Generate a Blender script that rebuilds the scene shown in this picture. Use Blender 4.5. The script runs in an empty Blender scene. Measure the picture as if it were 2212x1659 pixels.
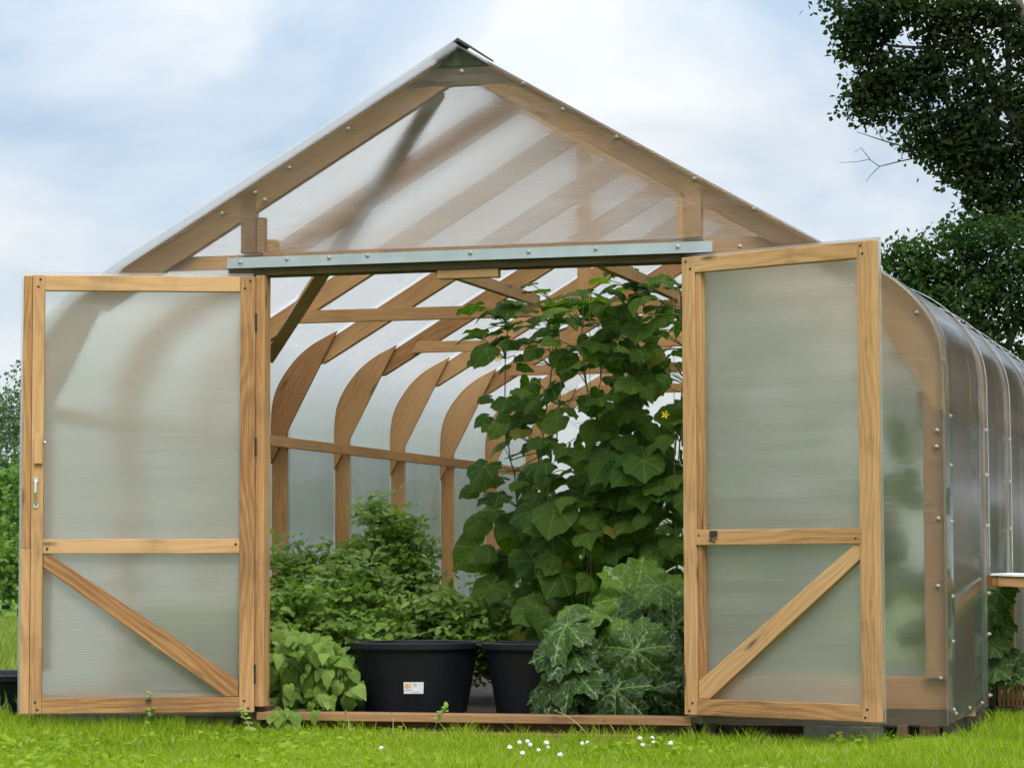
import bpy, math, random
import numpy as np
from mathutils import Vector, Matrix
random.seed(7); rng = np.random.default_rng(7)
R = math.radians
scene = bpy.context.scene
col = scene.collection

# ------------------------------------------------------------------ camera
F0, CX, CY = 6030., 1106., 829.5           # focal length and centre, in pixels of a 2212 wide picture
PITCH, YAW, ROLL = R(3.73), R(16.1), -.0027
CAMP = np.array([3.843, -12.442, .759])
_f = np.array([-math.sin(YAW)*math.cos(PITCH), math.cos(YAW)*math.cos(PITCH), math.sin(PITCH)])
_r0 = np.array([math.cos(YAW), math.sin(YAW), 0]); _u0 = np.cross(_r0, _f)
_r = math.cos(ROLL)*_r0 + math.sin(ROLL)*_u0
_u = np.cross(_r, _f)
cd = bpy.data.cameras.new('camera'); cam = bpy.data.objects.new('camera', cd); col.objects.link(cam)
cd.sensor_width = 36; cd.lens = 36*F0/2212; cd.clip_start = .1; cd.clip_end = 3000
m = Matrix.Identity(4)
for i in range(3):
    m[i][0] = _r[i]; m[i][1] = _u[i]; m[i][2] = -_f[i]; m[i][3] = CAMP[i]
cam.matrix_world = m
scene.camera = cam

def _ray(px, py): return _f + (px-CX)/F0*_r - (py-CY)/F0*_u
def at(px, py, y):                          # the point seen at a pixel, on the vertical plane y
    d = _ray(px, py); return CAMP + (y-CAMP[1])/d[1]*d

# ------------------------------------------------------------------ light
SUN_EL, SUN_AZ = R(50), R(150)              # azimuth from +y towards +x: high on the camera's side, to the right
w = bpy.data.worlds.new('World'); scene.world = w; w.use_nodes = True
nt = w.node_tree; nt.nodes.clear()
N = nt.nodes.new; L = nt.links.new
out = N('ShaderNodeOutputWorld'); bg = N('ShaderNodeBackground'); bg2 = N('ShaderNodeBackground')
sky = N('ShaderNodeTexSky'); sky.sky_type = 'NISHITA'; sky.sun_disc = False
sky.sun_elevation = SUN_EL; sky.sun_rotation = SUN_AZ; sky.air_density = 1.0; sky.dust_density = 2.0
L(sky.outputs[0], bg.inputs[0]); bg.inputs[1].default_value = .10
tc = N('ShaderNodeTexCoord')
mp = N('ShaderNodeMapping'); mp.inputs['Scale'].default_value = (1, 1, 1.9); mp.inputs['Location'].default_value = (.9, .35, .1)
L(tc.outputs['Generated'], mp.inputs[0])
n1 = N('ShaderNodeTexNoise'); n1.inputs['Scale'].default_value = 5.5; n1.inputs['Detail'].default_value = 7; n1.inputs['Roughness'].default_value = .48; n1.inputs['Distortion'].default_value = .25
L(mp.outputs[0], n1.inputs['Vector'])
cr = N('ShaderNodeValToRGB'); cr.color_ramp.elements[0].position = .38; cr.color_ramp.elements[1].position = .62
L(n1.outputs[0], cr.inputs[0])
n2 = N('ShaderNodeTexNoise'); n2.inputs['Scale'].default_value = 6.5; n2.inputs['Detail'].default_value = 7; n2.inputs['Distortion'].default_value = .35; n2.inputs['Roughness'].default_value = .5
L(mp.outputs[0], n2.inputs['Vector'])
cc = N('ShaderNodeValToRGB'); cc.color_ramp.elements[0].position = .38; cc.color_ramp.elements[1].position = .60
cc.color_ramp.elements[0].color = (.325, .41, .515, 1); cc.color_ramp.elements[1].color = (.64, .65, .655, 1)
L(n2.outputs[0], cc.inputs[0]); L(cc.outputs[0], bg2.inputs[0])
sx = N('ShaderNodeSeparateXYZ'); L(tc.outputs['Generated'], sx.inputs[0])
ov = N('ShaderNodeMapRange'); ov.inputs[1].default_value = .15; ov.inputs[2].default_value = 1.0; ov.inputs[3].default_value = .92; ov.inputs[4].default_value = 2.7
L(sx.outputs[2], ov.inputs[0]); L(ov.outputs[0], bg2.inputs[1])            # an overcast dome: brightest overhead
mx = N('ShaderNodeMixShader')
mr = N('ShaderNodeMapRange'); mr.inputs[3].default_value = .70; mr.inputs[4].default_value = .97
L(cr.outputs[0], mr.inputs[0]); L(mr.outputs[0], mx.inputs[0]); L(bg.outputs[0], mx.inputs[1]); L(bg2.outputs[0], mx.inputs[2]); L(mx.outputs[0], out.inputs[0])
sd = bpy.data.lights.new('sun', 'SUN'); sd.energy = 1.4; sd.angle = R(25); sd.color = (1, .95, .87)
sun = bpy.data.objects.new('sun', sd); col.objects.link(sun)
sdir = Vector((math.sin(SUN_AZ)*math.cos(SUN_EL), math.cos(SUN_AZ)*math.cos(SUN_EL), math.sin(SUN_EL)))
sun.rotation_euler = sdir.to_track_quat('Z', 'Y').to_euler()
scene.view_settings.view_transform = 'Standard'; scene.view_settings.look = 'None'
scene.view_settings.exposure = 0.74; scene.view_settings.gamma = 1
scene.render.engine = 'CYCLES'
cy = scene.cycles
cy.max_bounces = 14; cy.transmission_bounces = 10; cy.transparent_max_bounces = 24; cy.diffuse_bounces = 4; cy.glossy_bounces = 4
cy.caustics_refractive = True; cy.caustics_reflective = False; cy.blur_glossy = .5
cy.use_denoising = True

# ------------------------------------------------------------------ materials
def newmat(name):
    m = bpy.data.materials.new(name); m.use_nodes = True
    nt = m.node_tree; b = nt.nodes['Principled BSDF']
    return m, nt, b
def ramp(nt, stops, src):
    c = nt.nodes.new('ShaderNodeValToRGB'); e = c.color_ramp.elements
    while len(e) < len(stops): e.new(.5)
    for k, (p, cl) in enumerate(stops): e[k].position = p; e[k].color = (*cl, 1) if len(cl) == 3 else cl
    nt.links.new(src, c.inputs[0]); return c
def noise(nt, vec, scale, detail=4, rough=.5, dist=0):
    n = nt.nodes.new('ShaderNodeTexNoise'); n.inputs['Scale'].default_value = scale; n.inputs['Detail'].default_value = detail
    n.inputs['Roughness'].default_value = rough; n.inputs['Distortion'].default_value = dist
    if vec: nt.links.new(vec, n.inputs['Vector'])
    return n.outputs[0]
def mapped(nt, vec, scale, loc=(0, 0, 0)):
    n = nt.nodes.new('ShaderNodeMapping'); n.inputs['Scale'].default_value = scale; n.inputs['Location'].default_value = loc
    nt.links.new(vec, n.inputs[0]); return n.outputs[0]
def mixc(nt, fac, a, b, mode='MIX'):
    n = nt.nodes.new('ShaderNodeMix'); n.data_type = 'RGBA'; n.blend_type = mode
    for s, v in ((n.inputs[0], fac), (n.inputs[6], a), (n.inputs[7], b)):
        if hasattr(v, 'links'): nt.links.new(v, s)
        elif isinstance(v, (int, float)): s.default_value = v
        else: s.default_value = (*v, 1)
    return n.outputs[2]
def math_(nt, op, a, b=None, c=None):
    n = nt.nodes.new('ShaderNodeMath'); n.operation = op
    for s, v in zip(n.inputs, (a, b, c)):
        if v is None: continue
        if hasattr(v, 'links'): nt.links.new(v, s)
        else: s.default_value = v
    return n.outputs[0]
def bump(nt, b, h, strength, dist=.01):
    n = nt.nodes.new('ShaderNodeBump'); n.inputs['Strength'].default_value = strength; n.inputs['Distance'].default_value = dist
    nt.links.new(h, n.inputs['Height']); nt.links.new(n.outputs[0], b.inputs['Normal']); return n.outputs[0]

def wood(name, pale, mid, dark, grain=1.0, stain=(.10, .09, .05), stain_amt=.25):
    m, nt, b = newmat(name)
    uv = nt.nodes.new('ShaderNodeUVMap').outputs[0]
    # knots: a distance field that bends the grain
    vo = nt.nodes.new('ShaderNodeTexVoronoi'); vo.feature = 'F1'; vo.inputs['Scale'].default_value = 1
    nt.links.new(mapped(nt, uv, (2.4, 9.5, 1)), vo.inputs['Vector'])
    kd = vo.outputs['Distance']
    knot = nt.nodes.new('ShaderNodeMapRange'); knot.inputs[1].default_value = .03; knot.inputs[2].default_value = .15; knot.inputs[3].default_value = 1; knot.inputs[4].default_value = 0
    nt.links.new(kd, knot.inputs[0])
    bend = math_(nt, 'DIVIDE', .05, math_(nt, 'ADD', kd, .12))
    low = noise(nt, mapped(nt, uv, (.9, 3.2, 1)), 1.0, 2)
    ringc = math_(nt, 'ADD', math_(nt, 'MULTIPLY', low, 7.0), math_(nt, 'MULTIPLY', bend, 3.0))
    sep = nt.nodes.new('ShaderNodeSeparateXYZ'); nt.links.new(uv, sep.inputs[0])
    ring = math_(nt, 'SINE', math_(nt, 'ADD', math_(nt, 'MULTIPLY', sep.outputs[1], 210.0), math_(nt, 'MULTIPLY', ringc, 9.0)))
    fine = noise(nt, mapped(nt, uv, (5, 260, 1)), 1.0, 4, .6)
    tone = noise(nt, mapped(nt, uv, (.35, 1.1, 1), (3, 5, 0)), 1.0, 2)
    g = math_(nt, 'ADD', math_(nt, 'MULTIPLY', ring, .055*grain), fine)
    c = ramp(nt, [(.15, dark), (.46, mid), (.80, pale)], math_(nt, 'ADD', g, math_(nt, 'MULTIPLY', math_(nt, 'SUBTRACT', tone, .5), 1.6)))
    cl = mixc(nt, math_(nt, 'MULTIPLY', knot.outputs[0], .92), c.outputs[0], tuple(x*.28 for x in mid))
    geo = nt.nodes.new('ShaderNodeNewGeometry')
    st = ramp(nt, [(.52, (0, 0, 0)), (.72, (1, 1, 1))], noise(nt, geo.outputs['Position'], 3.3, 6, .62))
    cl = mixc(nt, math_(nt, 'MULTIPLY', st.outputs[0], stain_amt), cl, stain)
    nt.links.new(cl, b.inputs['Base Color'])
    b.inputs['Roughness'].default_value = .72; b.inputs['Specular IOR Level'].default_value = .25
    bump(nt, b, g, .35, .0015)
    return m
W_DOOR = wood('larch_door_wood', (.60, .36, .175), (.455, .245, .10), (.24, .105, .038), 1.35, (.13, .085, .05), .5)
W_FACE = wood('weathered_front_wood', (.40, .235, .11), (.29, .16, .072), (.14, .075, .033), .8, (.13, .10, .06), .4)
W_IN = wood('inner_frame_wood', (.58, .345, .16), (.46, .245, .10), (.27, .12, .045), .8, (.20, .10, .05), .3)
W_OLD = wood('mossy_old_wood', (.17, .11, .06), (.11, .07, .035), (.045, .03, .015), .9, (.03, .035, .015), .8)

def polycarb(name, transp, transl, refr, rough, pitch=.0105, stripe=.3, tint=(.98, .975, .965), gloss=.10, veil=(.80, .82, .82), bumpf=.22, tlf=.6, streak_highlight=.04, specks=.12, web=.22, dirt=.25):
    m = bpy.data.materials.new(name); m.use_nodes = True
    nt = m.node_tree; nt.nodes.clear(); N = nt.nodes.new; Lk = nt.links.new
    out = N('ShaderNodeOutputMaterial')
    uv = N('ShaderNodeUVMap').outputs[0]
    sep = N('ShaderNodeSeparateXYZ'); Lk(uv, sep.inputs[0])
    wob = noise(nt, mapped(nt, uv, (1.2, 8, 1)), 1, 3)
    ph = math_(nt, 'ADD', math_(nt, 'MULTIPLY', sep.outputs[1], 2*math.pi/pitch), math_(nt, 'MULTIPLY', wob, 2.0))
    s = math_(nt, 'SINE', ph)
    s01 = math_(nt, 'MULTIPLY_ADD', s, .5, .5)
    var = noise(nt, mapped(nt, uv, (.7, 120, 1)), 1, 2)
    st = math_(nt, 'MULTIPLY', math_(nt, 'POWER', s01, 3.0), math_(nt, 'MULTIPLY', var, 2*stripe))
    bm = N('ShaderNodeBump'); bm.inputs['Strength'].default_value = bumpf; bm.inputs['Distance'].default_value = .002
    Lk(s, bm.inputs['Height'])
    tr = N('ShaderNodeBsdfTransparent'); Lk(mixc(nt, math_(nt, 'MULTIPLY', math_(nt, 'MULTIPLY', math_(nt, 'POWER', math_(nt, 'SUBTRACT', 1.0, s01), 2.5), math_(nt, 'MULTIPLY', var, 2.0)), web), tint, tuple(x*.5 for x in tint)), tr.inputs[0])
    rf = N('ShaderNodeBsdfRefraction'); Lk(tr.inputs[0].links[0].from_socket, rf.inputs['Color']); rf.inputs['Roughness'].default_value = rough; rf.inputs['IOR'].default_value = 1.10; rf.distribution = 'BECKMANN'
    Lk(bm.outputs[0], rf.inputs['Normal'])
    tl = N('ShaderNodeBsdfTranslucent'); df = N('ShaderNodeBsdfDiffuse')
    geo = N('ShaderNodeNewGeometry')
    dn = ramp(nt, [(.45, (0, 0, 0)), (.8, (1, 1, 1))], noise(nt, geo.outputs['Position'], 1.7, 8, .68))
    vc = mixc(nt, math_(nt, 'MULTIPLY', dn.outputs[0], dirt), veil, tuple(x*.62 for x in veil))
    Lk(vc, tl.inputs[0]); Lk(vc, df.inputs[0])
    vs = N('ShaderNodeTexVoronoi'); vs.inputs['Scale'].default_value = 26; Lk(mapped(nt, geo.outputs['Position'], (1, 1, .8)), vs.inputs['Vector'])
    spk = N('ShaderNodeMapRange'); spk.inputs[1].default_value = .05; spk.inputs[2].default_value = .09; spk.inputs[3].default_value = 1; spk.inputs[4].default_value = 0; Lk(vs.outputs['Distance'], spk.inputs[0])
    spn = ramp(nt, [(.55, (0, 0, 0)), (.62, (1, 1, 1))], noise(nt, geo.outputs['Position'], 6, 3))
    strk_highlight = ramp(nt, [(.48, (0, 0, 0)), (.75, (1, 1, 1))], noise(nt, mapped(nt, uv, (.8, 16, 1)), 1, 5, .6))  # streaky highlights along the flutes, painted into the sheet's diffuse share
    speck_highlight = math_(nt, 'ADD', math_(nt, 'MULTIPLY', math_(nt, 'MULTIPLY', spk.outputs[0], spn.outputs[0]), specks), math_(nt, 'MULTIPLY', strk_highlight.outputs[0], streak_highlight))
    gl = N('ShaderNodeBsdfGlossy'); gl.inputs['Roughness'].default_value = .13
    lw = N('ShaderNodeLayerWeight'); fr = math_(nt, 'MULTIPLY_ADD', math_(nt, 'POWER', lw.outputs['Facing'], 5.0), .9, .035)
    tot = transp+transl+refr
    a1 = N('ShaderNodeMixShader'); a1.inputs[0].default_value = refr/(refr+transp)
    Lk(tr.outputs[0], a1.inputs[1]); Lk(rf.outputs[0], a1.inputs[2])
    a2 = N('ShaderNodeMixShader'); a2.inputs[0].default_value = tlf
    Lk(df.outputs[0], a2.inputs[1]); Lk(tl.outputs[0], a2.inputs[2])
    a3 = N('ShaderNodeMixShader'); Lk(a1.outputs[0], a3.inputs[1]); Lk(a2.outputs[0], a3.inputs[2])
    Lk(math_(nt, 'ADD', math_(nt, 'MULTIPLY', st, .8), math_(nt, 'ADD', transl/tot, math_(nt, 'ADD', speck_highlight, math_(nt, 'MULTIPLY', dn.outputs[0], dirt*.25)))), a3.inputs[0])
    a4 = N('ShaderNodeMixShader'); Lk(math_(nt, 'MULTIPLY', fr, gloss*10), a4.inputs[0])
    Lk(a3.outputs[0], a4.inputs[1]); Lk(gl.outputs[0], a4.inputs[2])
    Lk(a4.outputs[0], out.inputs[0])
    return m
P_FRONT = polycarb('twin_wall_sheet_front', .46, .010, .53, .50, streak_highlight=.10, stripe=.14, dirt=.03, gloss=.025, web=.17, tint=(1.0, .99, .98))
P_DOOR = polycarb('twin_wall_sheet_door', .12, .095, .80, .50, stripe=.20, dirt=.16, gloss=.06, tlf=.35, veil=(.88, .86, .80), tint=(1.0, .995, .97), web=.16, specks=.3, streak_highlight=.08)
P_ROOF = polycarb('twin_wall_sheet_roof', .36, .36, .36, .38, stripe=.10, gloss=.05, dirt=.05, tlf=.88, veil=(.90, .91, .91))
P_WALL = polycarb('twin_wall_sheet_wall', .30, .045, .66, .46, stripe=.10, gloss=.05, dirt=.25, tlf=.7, veil=(.74, .76, .70))
P_CORNER = polycarb('twin_wall_sheet_corner', .40, .035, .56, .48, stripe=.16, gloss=.035, dirt=.12, veil=(.84, .84, .78), web=.2)
P_SIDE = polycarb('twin_wall_sheet_side', .70, .045, .26, .40, stripe=.10, gloss=.09, dirt=.22, tlf=.7)

def plain(name, c, rough=.6, metal=0, nscale=None, namt=.3, spec=.5):
    m, nt, b = newmat(name)
    b.inputs['Roughness'].default_value = rough; b.inputs['Metallic'].default_value = metal; b.inputs['Specular IOR Level'].default_value = spec
    geo = nt.nodes.new('ShaderNodeNewGeometry')
    n = noise(nt, geo.outputs['Position'], nscale or 12, 6, .6)
    r_ = ramp(nt, [(.3, tuple(x*(1-namt) for x in c)), (.7, tuple(min(1, x*(1+namt)) for x in c))], n)
    nt.links.new(r_.outputs[0], b.inputs['Base Color'])
    return m
METAL = plain('galvanised_metal', (.38, .43, .44), .42, .35, 9, .12)
STEEL = plain('bright_steel', (.75, .75, .74), .25, 1.0, 30, .1)
SCREWM = plain('screw_cap', (.42, .36, .30), .5, .3, 60, .3)
DARK = plain('black_metal', (.02, .02, .02), .5, 0, 40, .3)
TUB = plain('black_plastic', (.006, .007, .011), .5, 0, 6, .45, spec=.28)
CONC = plain('mossy_concrete', (.10, .10, .075), .9, 0, 14, .45)
SOIL = plain('dark_soil', (.045, .03, .02), .95, 0, 20, .5)
WHITE = plain('white_paper', (.72, .73, .76), .5, 0, 40, .08)
ORANGE = plain('yellow_print', (.75, .45, .12), .5, 0, 40, .08)
GREYP = plain('grey_print', (.35, .35, .37), .5, 0, 200, .5)
BARK = plain('bark', (.07, .06, .045), .9, 0, 30, .4)
STEM = plain('green_stem', (.08, .13, .03), .6, 0, 30, .4)
STRAW = plain('dry_straw', (.42, .36, .20), .7, 0, 30, .3)
TWINE = plain('jute_twine', (.42, .33, .2), .9, 0, 80, .3)
PETAL = plain('clover_white', (.78, .78, .72), .6, 0, 80, .12)
YEL = plain('yellow_petal', (.75, .55, .03), .6, 0, 60, .2)
COVER = plain('white_edge_foil', (.78, .80, .82), .5, 0, 30, .12)

def leafmat(name, c, c2, transl=.35, rough=.5, vein=0, mottle=0, mcol=(.42, .50, .46), spec=.22, nv=5, tcol=None, old=None):
    """c..c2 range by the per-leaf attribute; veins from the leaf's own UV (polar about the petiole)."""
    m = bpy.data.materials.new(name); m.use_nodes = True
    nt = m.node_tree; b = nt.nodes['Principled BSDF']; o = nt.nodes['Material Output']
    at_ = nt.nodes.new('ShaderNodeAttribute'); at_.attribute_name = 'tint'
    clr = mixc(nt, at_.outputs['Fac'], c, c2)
    if old: clr = mixc(nt, ramp(nt, [(.955, (0, 0, 0)), (.975, (1, 1, 1))], at_.outputs['Fac']).outputs[0], clr, old)
    geo = nt.nodes.new('ShaderNodeNewGeometry')
    nz = noise(nt, geo.outputs['Position'], 25, 4)
    clr = mixc(nt, math_(nt, 'MULTIPLY', nz, .45), clr, tuple(x*.55 for x in c))
    if vein:
        uv = nt.nodes.new('ShaderNodeUVMap').outputs[0]
        sep = nt.nodes.new('ShaderNodeSeparateXYZ'); nt.links.new(uv, sep.inputs[0])
        x, y = sep.outputs[0], sep.outputs[1]
        th = math_(nt, 'ARCTAN2', y, x); rad = math_(nt, 'SQRT', math_(nt, 'ADD', math_(nt, 'MULTIPLY', x, x), math_(nt, 'MULTIPLY', y, y)))
        k = 2*math.pi/52*57.2958/ (57.2958) * (180/math.pi)/ (180/math.pi)
        per = R(52)
        a = math_(nt, 'MULTIPLY', math_(nt, 'ABSOLUTE', math_(nt, 'SUBTRACT', math_(nt, 'DIVIDE', th, per), math_(nt, 'ROUND', math_(nt, 'DIVIDE', th, per)))), per)
        d = math_(nt, 'MULTIPLY', a, rad)             # distance from a main vein, in leaf lengths
        mr = nt.nodes.new('ShaderNodeMapRange'); mr.inputs[1].default_value = .008; mr.inputs[2].default_value = .028; mr.inputs[3].default_value = 1; mr.inputs[4].default_value = 0
        nt.links.new(d, mr.inputs[0])
        sv = math_(nt, 'SINE', math_(nt, 'ADD', math_(nt, 'MULTIPLY', rad, 38.0), math_(nt, 'MULTIPLY', d, -45.0)))
        sv = math_(nt, 'MULTIPLY', math_(nt, 'POWER', math_(nt, 'MULTIPLY_ADD', sv, .5, .5), 10.0), .45)
        vv = math_(nt, 'MAXIMUM', mr.outputs[0], sv)
        clr = mixc(nt, math_(nt, 'MULTIPLY', vv, vein), clr, tuple(min(1, x*2.2+.02) for x in c2))
        if mottle:
            mo = nt.nodes.new('ShaderNodeTexVoronoi'); mo.inputs['Scale'].default_value = 10; nt.links.new(uv, mo.inputs['Vector'])
            mo2 = noise(nt, uv, 9, 5, .7)
            near = nt.nodes.new('ShaderNodeMapRange'); near.inputs[1].default_value = .0; near.inputs[2].default_value = .16; near.inputs[3].default_value = 1; near.inputs[4].default_value = .25
            nt.links.new(d, near.inputs[0])
            sp = ramp(nt, [(.53, (0, 0, 0)), (.62, (1, 1, 1))], mo2)
            clr = mixc(nt, math_(nt, 'MULTIPLY', math_(nt, 'MULTIPLY', sp.outputs[0], near.outputs[0]), mottle), clr, mcol)
        bump(nt, b, math_(nt, 'ADD', vv, math_(nt, 'MULTIPLY', nz, .8)), .5, .004)
    nt.links.new(clr, b.inputs['Base Color']); b.inputs['Roughness'].default_value = rough; b.inputs['Specular IOR Level'].default_value = spec
    t = nt.nodes.new('ShaderNodeBsdfTranslucent')
    nt.links.new(mixc(nt, 1.0, clr, tcol or (1.9, 2.1, .55), 'MULTIPLY'), t.inputs[0])
    mx = nt.nodes.new('ShaderNodeMixShader'); mx.inputs[0].default_value = transl
    nt.links.new(b.outputs[0], mx.inputs[1]); nt.links.new(t.outputs[0], mx.inputs[2]); nt.links.new(mx.outputs[0], o.inputs[0])
    return m
LF_VINE = leafmat('cucumber_leaf', (.032, .085, .007), (.115, .19, .024), .45, .6, vein=.35, old=(.26, .24, .04))
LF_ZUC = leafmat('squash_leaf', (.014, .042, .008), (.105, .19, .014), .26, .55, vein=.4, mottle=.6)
LF_BUSH = leafmat('potato_leaf', (.085, .17, .020), (.25, .36, .09), .3, .6)
LF_BEAN = leafmat('nasturtium_leaf', (.10, .19, .022), (.23, .33, .07), .28, .6, vein=.25)
LF_DARK = leafmat('maple_leaf', (.018, .040, .018), (.040, .058, .018), .3, .85, spec=.04)
LF_TREE2 = leafmat('ash_leaf', (.022, .055, .020), (.06, .11, .03), .25, .8, spec=.06)
LF_FAR = leafmat('hedge_leaf', (.07, .15, .03), (.17, .28, .06), .2, .7)
LF_FAR2 = leafmat('grey_green_leaf', (.07, .12, .07), (.14, .20, .11), .2, .7)
GRASS = leafmat('lawn_blade', (.15, .26, .010), (.42, .54, .03), .38, .5, tcol=(1.5, 1.6, .5), old=(.50, .46, .22))
HAY = leafmat('meadow_blade', (.14, .22, .03), (.32, .38, .08), .3, .6, tcol=(1.4, 1.4, .6))

SEAM = plain('clear_seam_strip', (.40, .41, .41), .35, 0, 30, .25)
# ------------------------------------------------------------------ mesh helpers
class MB:
    def __init__(s): s.v = []; s.f = []; s.uv = []; s.mi = []; s.tint = []
    def poly(s, pts, uvs, mi=0):
        k = len(s.v); s.v += [tuple(p) for p in pts]; s.f.append(tuple(range(k, k+len(pts)))); s.uv += list(uvs); s.mi.append(mi)
    def board(s, p0, p1, w, t, wdir, mi=0):
        """box from p0 to p1 (centre line); w along wdir, t along the remaining direction; grain runs with the length"""
        p0, p1 = Vector(p0), Vector(p1); a = (p1-p0); ln = a.length; a.normalize()
        wd = Vector(wdir); wd = (wd - a*wd.dot(a)).normalized(); td = a.cross(wd)
        ou, ov = random.uniform(0, 50), random.uniform(0, 50)
        c = [(-w/2, -t/2), (w/2, -t/2), (w/2, t/2), (-w/2, t/2)]
        k = len(s.v)
        for q in (p0, p1):
            for (x, y) in c: s.v.append(tuple(q + wd*x + td*y))
        per = [0, w, w+t, 2*w+t, 2*w+2*t]
        for i in range(4):
            j = (i+1) % 4
            s.f.append((k+i, k+j, k+4+j, k+4+i)); s.mi.append(mi)
            s.uv += [(ou, ov+per[i]), (ou, ov+per[i+1]), (ou+ln, ov+per[i+1]), (ou+ln, ov+per[i])]
        s.f.append((k+3, k+2, k+1, k)); s.f.append((k+4, k+5, k+6, k+7)); s.mi += [mi, mi]
        for _ in range(2): s.uv += [(ou+x*.3, ov+y) for x, y in c]
        return s
    def box(s, x0, x1, y0, y1, z0, z1, mi=0, along=None):
        d = [abs(x1-x0), abs(y1-y0), abs(z1-z0)]; ax = along if along is not None else d.index(max(d))
        c = Vector(((x0+x1)/2, (y0+y1)/2, (z0+z1)/2)); e = Vector((0, 0, 0)); e[ax] = d[ax]/2
        o = [i for i in range(3) if i != ax]; wv = Vector((0, 0, 0)); wv[o[0]] = 1
        return s.board(c-e, c+e, d[o[0]], d[o[1]], wv, mi)
    def prism(s, pts, y0, y1, udir=None, mi=0):
        """polygon in the xz plane given thickness from y0 to y1"""
        ou, ov = random.uniform(0, 50), random.uniform(0, 50)
        P = [Vector((p[0], p[1])) for p in pts]
        if sum(P[i].x*P[(i+1) % len(P)].y - P[(i+1) % len(P)].x*P[i].y for i in range(len(P))) < 0: P.reverse()
        if udir is None:
            best = max(((P[(i+1) % len(P)]-P[i]).length, i) for i in range(len(P)))[1]; ud = (P[(best+1) % len(P)]-P[best]).normalized()
        else: ud = Vector(udir).normalized()
        vd = Vector((-ud.y, ud.x)); U = lambda p: (ou+p.dot(ud), ov+p.dot(vd))
        n = len(P); k = len(s.v)
        s.v += [(p.x, y0, p.y) for p in P] + [(p.x, y1, p.y) for p in P]
        s.f.append(tuple(k+i for i in range(n))); s.uv += [U(p) for p in P]
        s.f.append(tuple(k+n+i for i in reversed(range(n)))); s.uv += [U(p) for p in reversed(P)]
        for i in range(n):
            j = (i+1) % n
            s.f.append((k+i, k+n+i, k+n+j, k+j)); a, b = U(P[i]), U(P[j]); t = y1-y0
            s.uv += [a, (a[0], a[1]+t), (b[0], b[1]+t), b]
        s.mi += [mi]*(n+2)
        return s
    def tube(s, pts, r0, r1=None, n=5, mi=0):
        r1 = r0 if r1 is None else r1
        pts = [Vector(p) for p in pts]; k0 = len(s.v); m_ = len(pts)
        for i, p in enumerate(pts):
            d = (pts[min(i+1, m_-1)]-pts[max(i-1, 0)]).normalized()
            a = d.cross(Vector((0.31, .2, 1))).normalized() if abs(d.z) < .95 else d.cross(Vector((1, 0, 0))).normalized()
            b = d.cross(a); r = r0+(r1-r0)*i/(m_-1)
            for j in range(n):
                t = 2*math.pi*j/n; s.v.append(tuple(p+a*math.cos(t)*r+b*math.sin(t)*r))
        for i in range(m_-1):
            for j in range(n):
                j2 = (j+1) % n; s.f.append((k0+i*n+j, k0+i*n+j2, k0+(i+1)*n+j2, k0+(i+1)*n+j)); s.mi.append(mi)
                s.uv += [(i*.1, j/n), (i*.1, (j+1)/n), (i*.1+.1, (j+1)/n), (i*.1+.1, j/n)]
        for base, rev in ((k0, True), (k0+(m_-1)*n, False)):
            idx = [base+j for j in range(n)]; s.f.append(tuple(reversed(idx)) if rev else tuple(idx)); s.mi.append(mi); s.uv += [(0, 0)]*n
        return s
    def lathe(s, prof, n=40, c=(0, 0), mi=0, sx=1, sy=1):
        k = len(s.v); mm = len(prof)
        for (r, z) in prof:
            for j in range(n):
                t = 2*math.pi*j/n; s.v.append((c[0]+r*sx*math.cos(t), c[1]+r*sy*math.sin(t), z))
        for i in range(mm-1):
            for j in range(n):
                j2 = (j+1) % n; s.f.append((k+i*n+j, k+i*n+j2, k+(i+1)*n+j2, k+(i+1)*n+j)); s.mi.append(mi); s.uv += [(0, 0)]*4
        return s
    def build(s, name, mats, parent=None, bevel=0, smooth=False):
        me = bpy.data.meshes.new(name); me.from_pydata(s.v, [], s.f)
        ul = me.uv_layers.new(name='UVMap'); ul.data.foreach_set('uv', np.array(s.uv, dtype='f').ravel())
        for m_ in (mats if isinstance(mats, (list, tuple)) else [mats]): me.materials.append(m_)
        me.polygons.foreach_set('material_index', s.mi)
        if smooth: me.polygons.foreach_set('use_smooth', [True]*len(s.f))
        me.update()
        o = bpy.data.objects.new(name, me); col.objects.link(o)
        if parent: o.parent = parent
        if bevel:
            b = o.modifiers.new('bevel', 'BEVEL'); b.width = bevel; b.segments = 2; b.limit_method = 'ANGLE'; b.angle_limit = R(40)
        return o
def nmesh(name, V, Fa, mat, parent=None, UV=None, tint=None, smooth=False):
    """mesh straight from arrays; V (n,3), Fa (m,3) or (m,4)"""
    V = np.asarray(V, dtype='f'); Fa = np.asarray(Fa, dtype='i'); q = Fa.shape[1]
    me = bpy.data.meshes.new(name); me.vertices.add(len(V)); me.vertices.foreach_set('co', V.ravel())
    me.loops.add(Fa.size); me.loops.foreach_set('vertex_index', Fa.ravel())
    me.polygons.add(len(Fa)); me.polygons.foreach_set('loop_start', np.arange(0, Fa.size, q, dtype='i'))
    try: me.polygons.foreach_set('loop_total', np.full(len(Fa), q, dtype='i'))
    except Exception: pass
    if smooth: me.polygons.foreach_set('use_smooth', np.ones(len(Fa), dtype=bool))
    me.update(calc_edges=True)
    if UV is not None:
        ul = me.uv_layers.new(name='UVMap'); ul.data.foreach_set('uv', np.asarray(UV, dtype='f')[Fa.ravel()].ravel())
    if tint is not None:
        a = me.attributes.new('tint', 'FLOAT', 'POINT'); a.data.foreach_set('value', np.asarray(tint, dtype='f'))
    me.materials.append(mat)
    o = bpy.data.objects.new(name, me); col.objects.link(o)
    if parent: o.parent = parent
    return o
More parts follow.
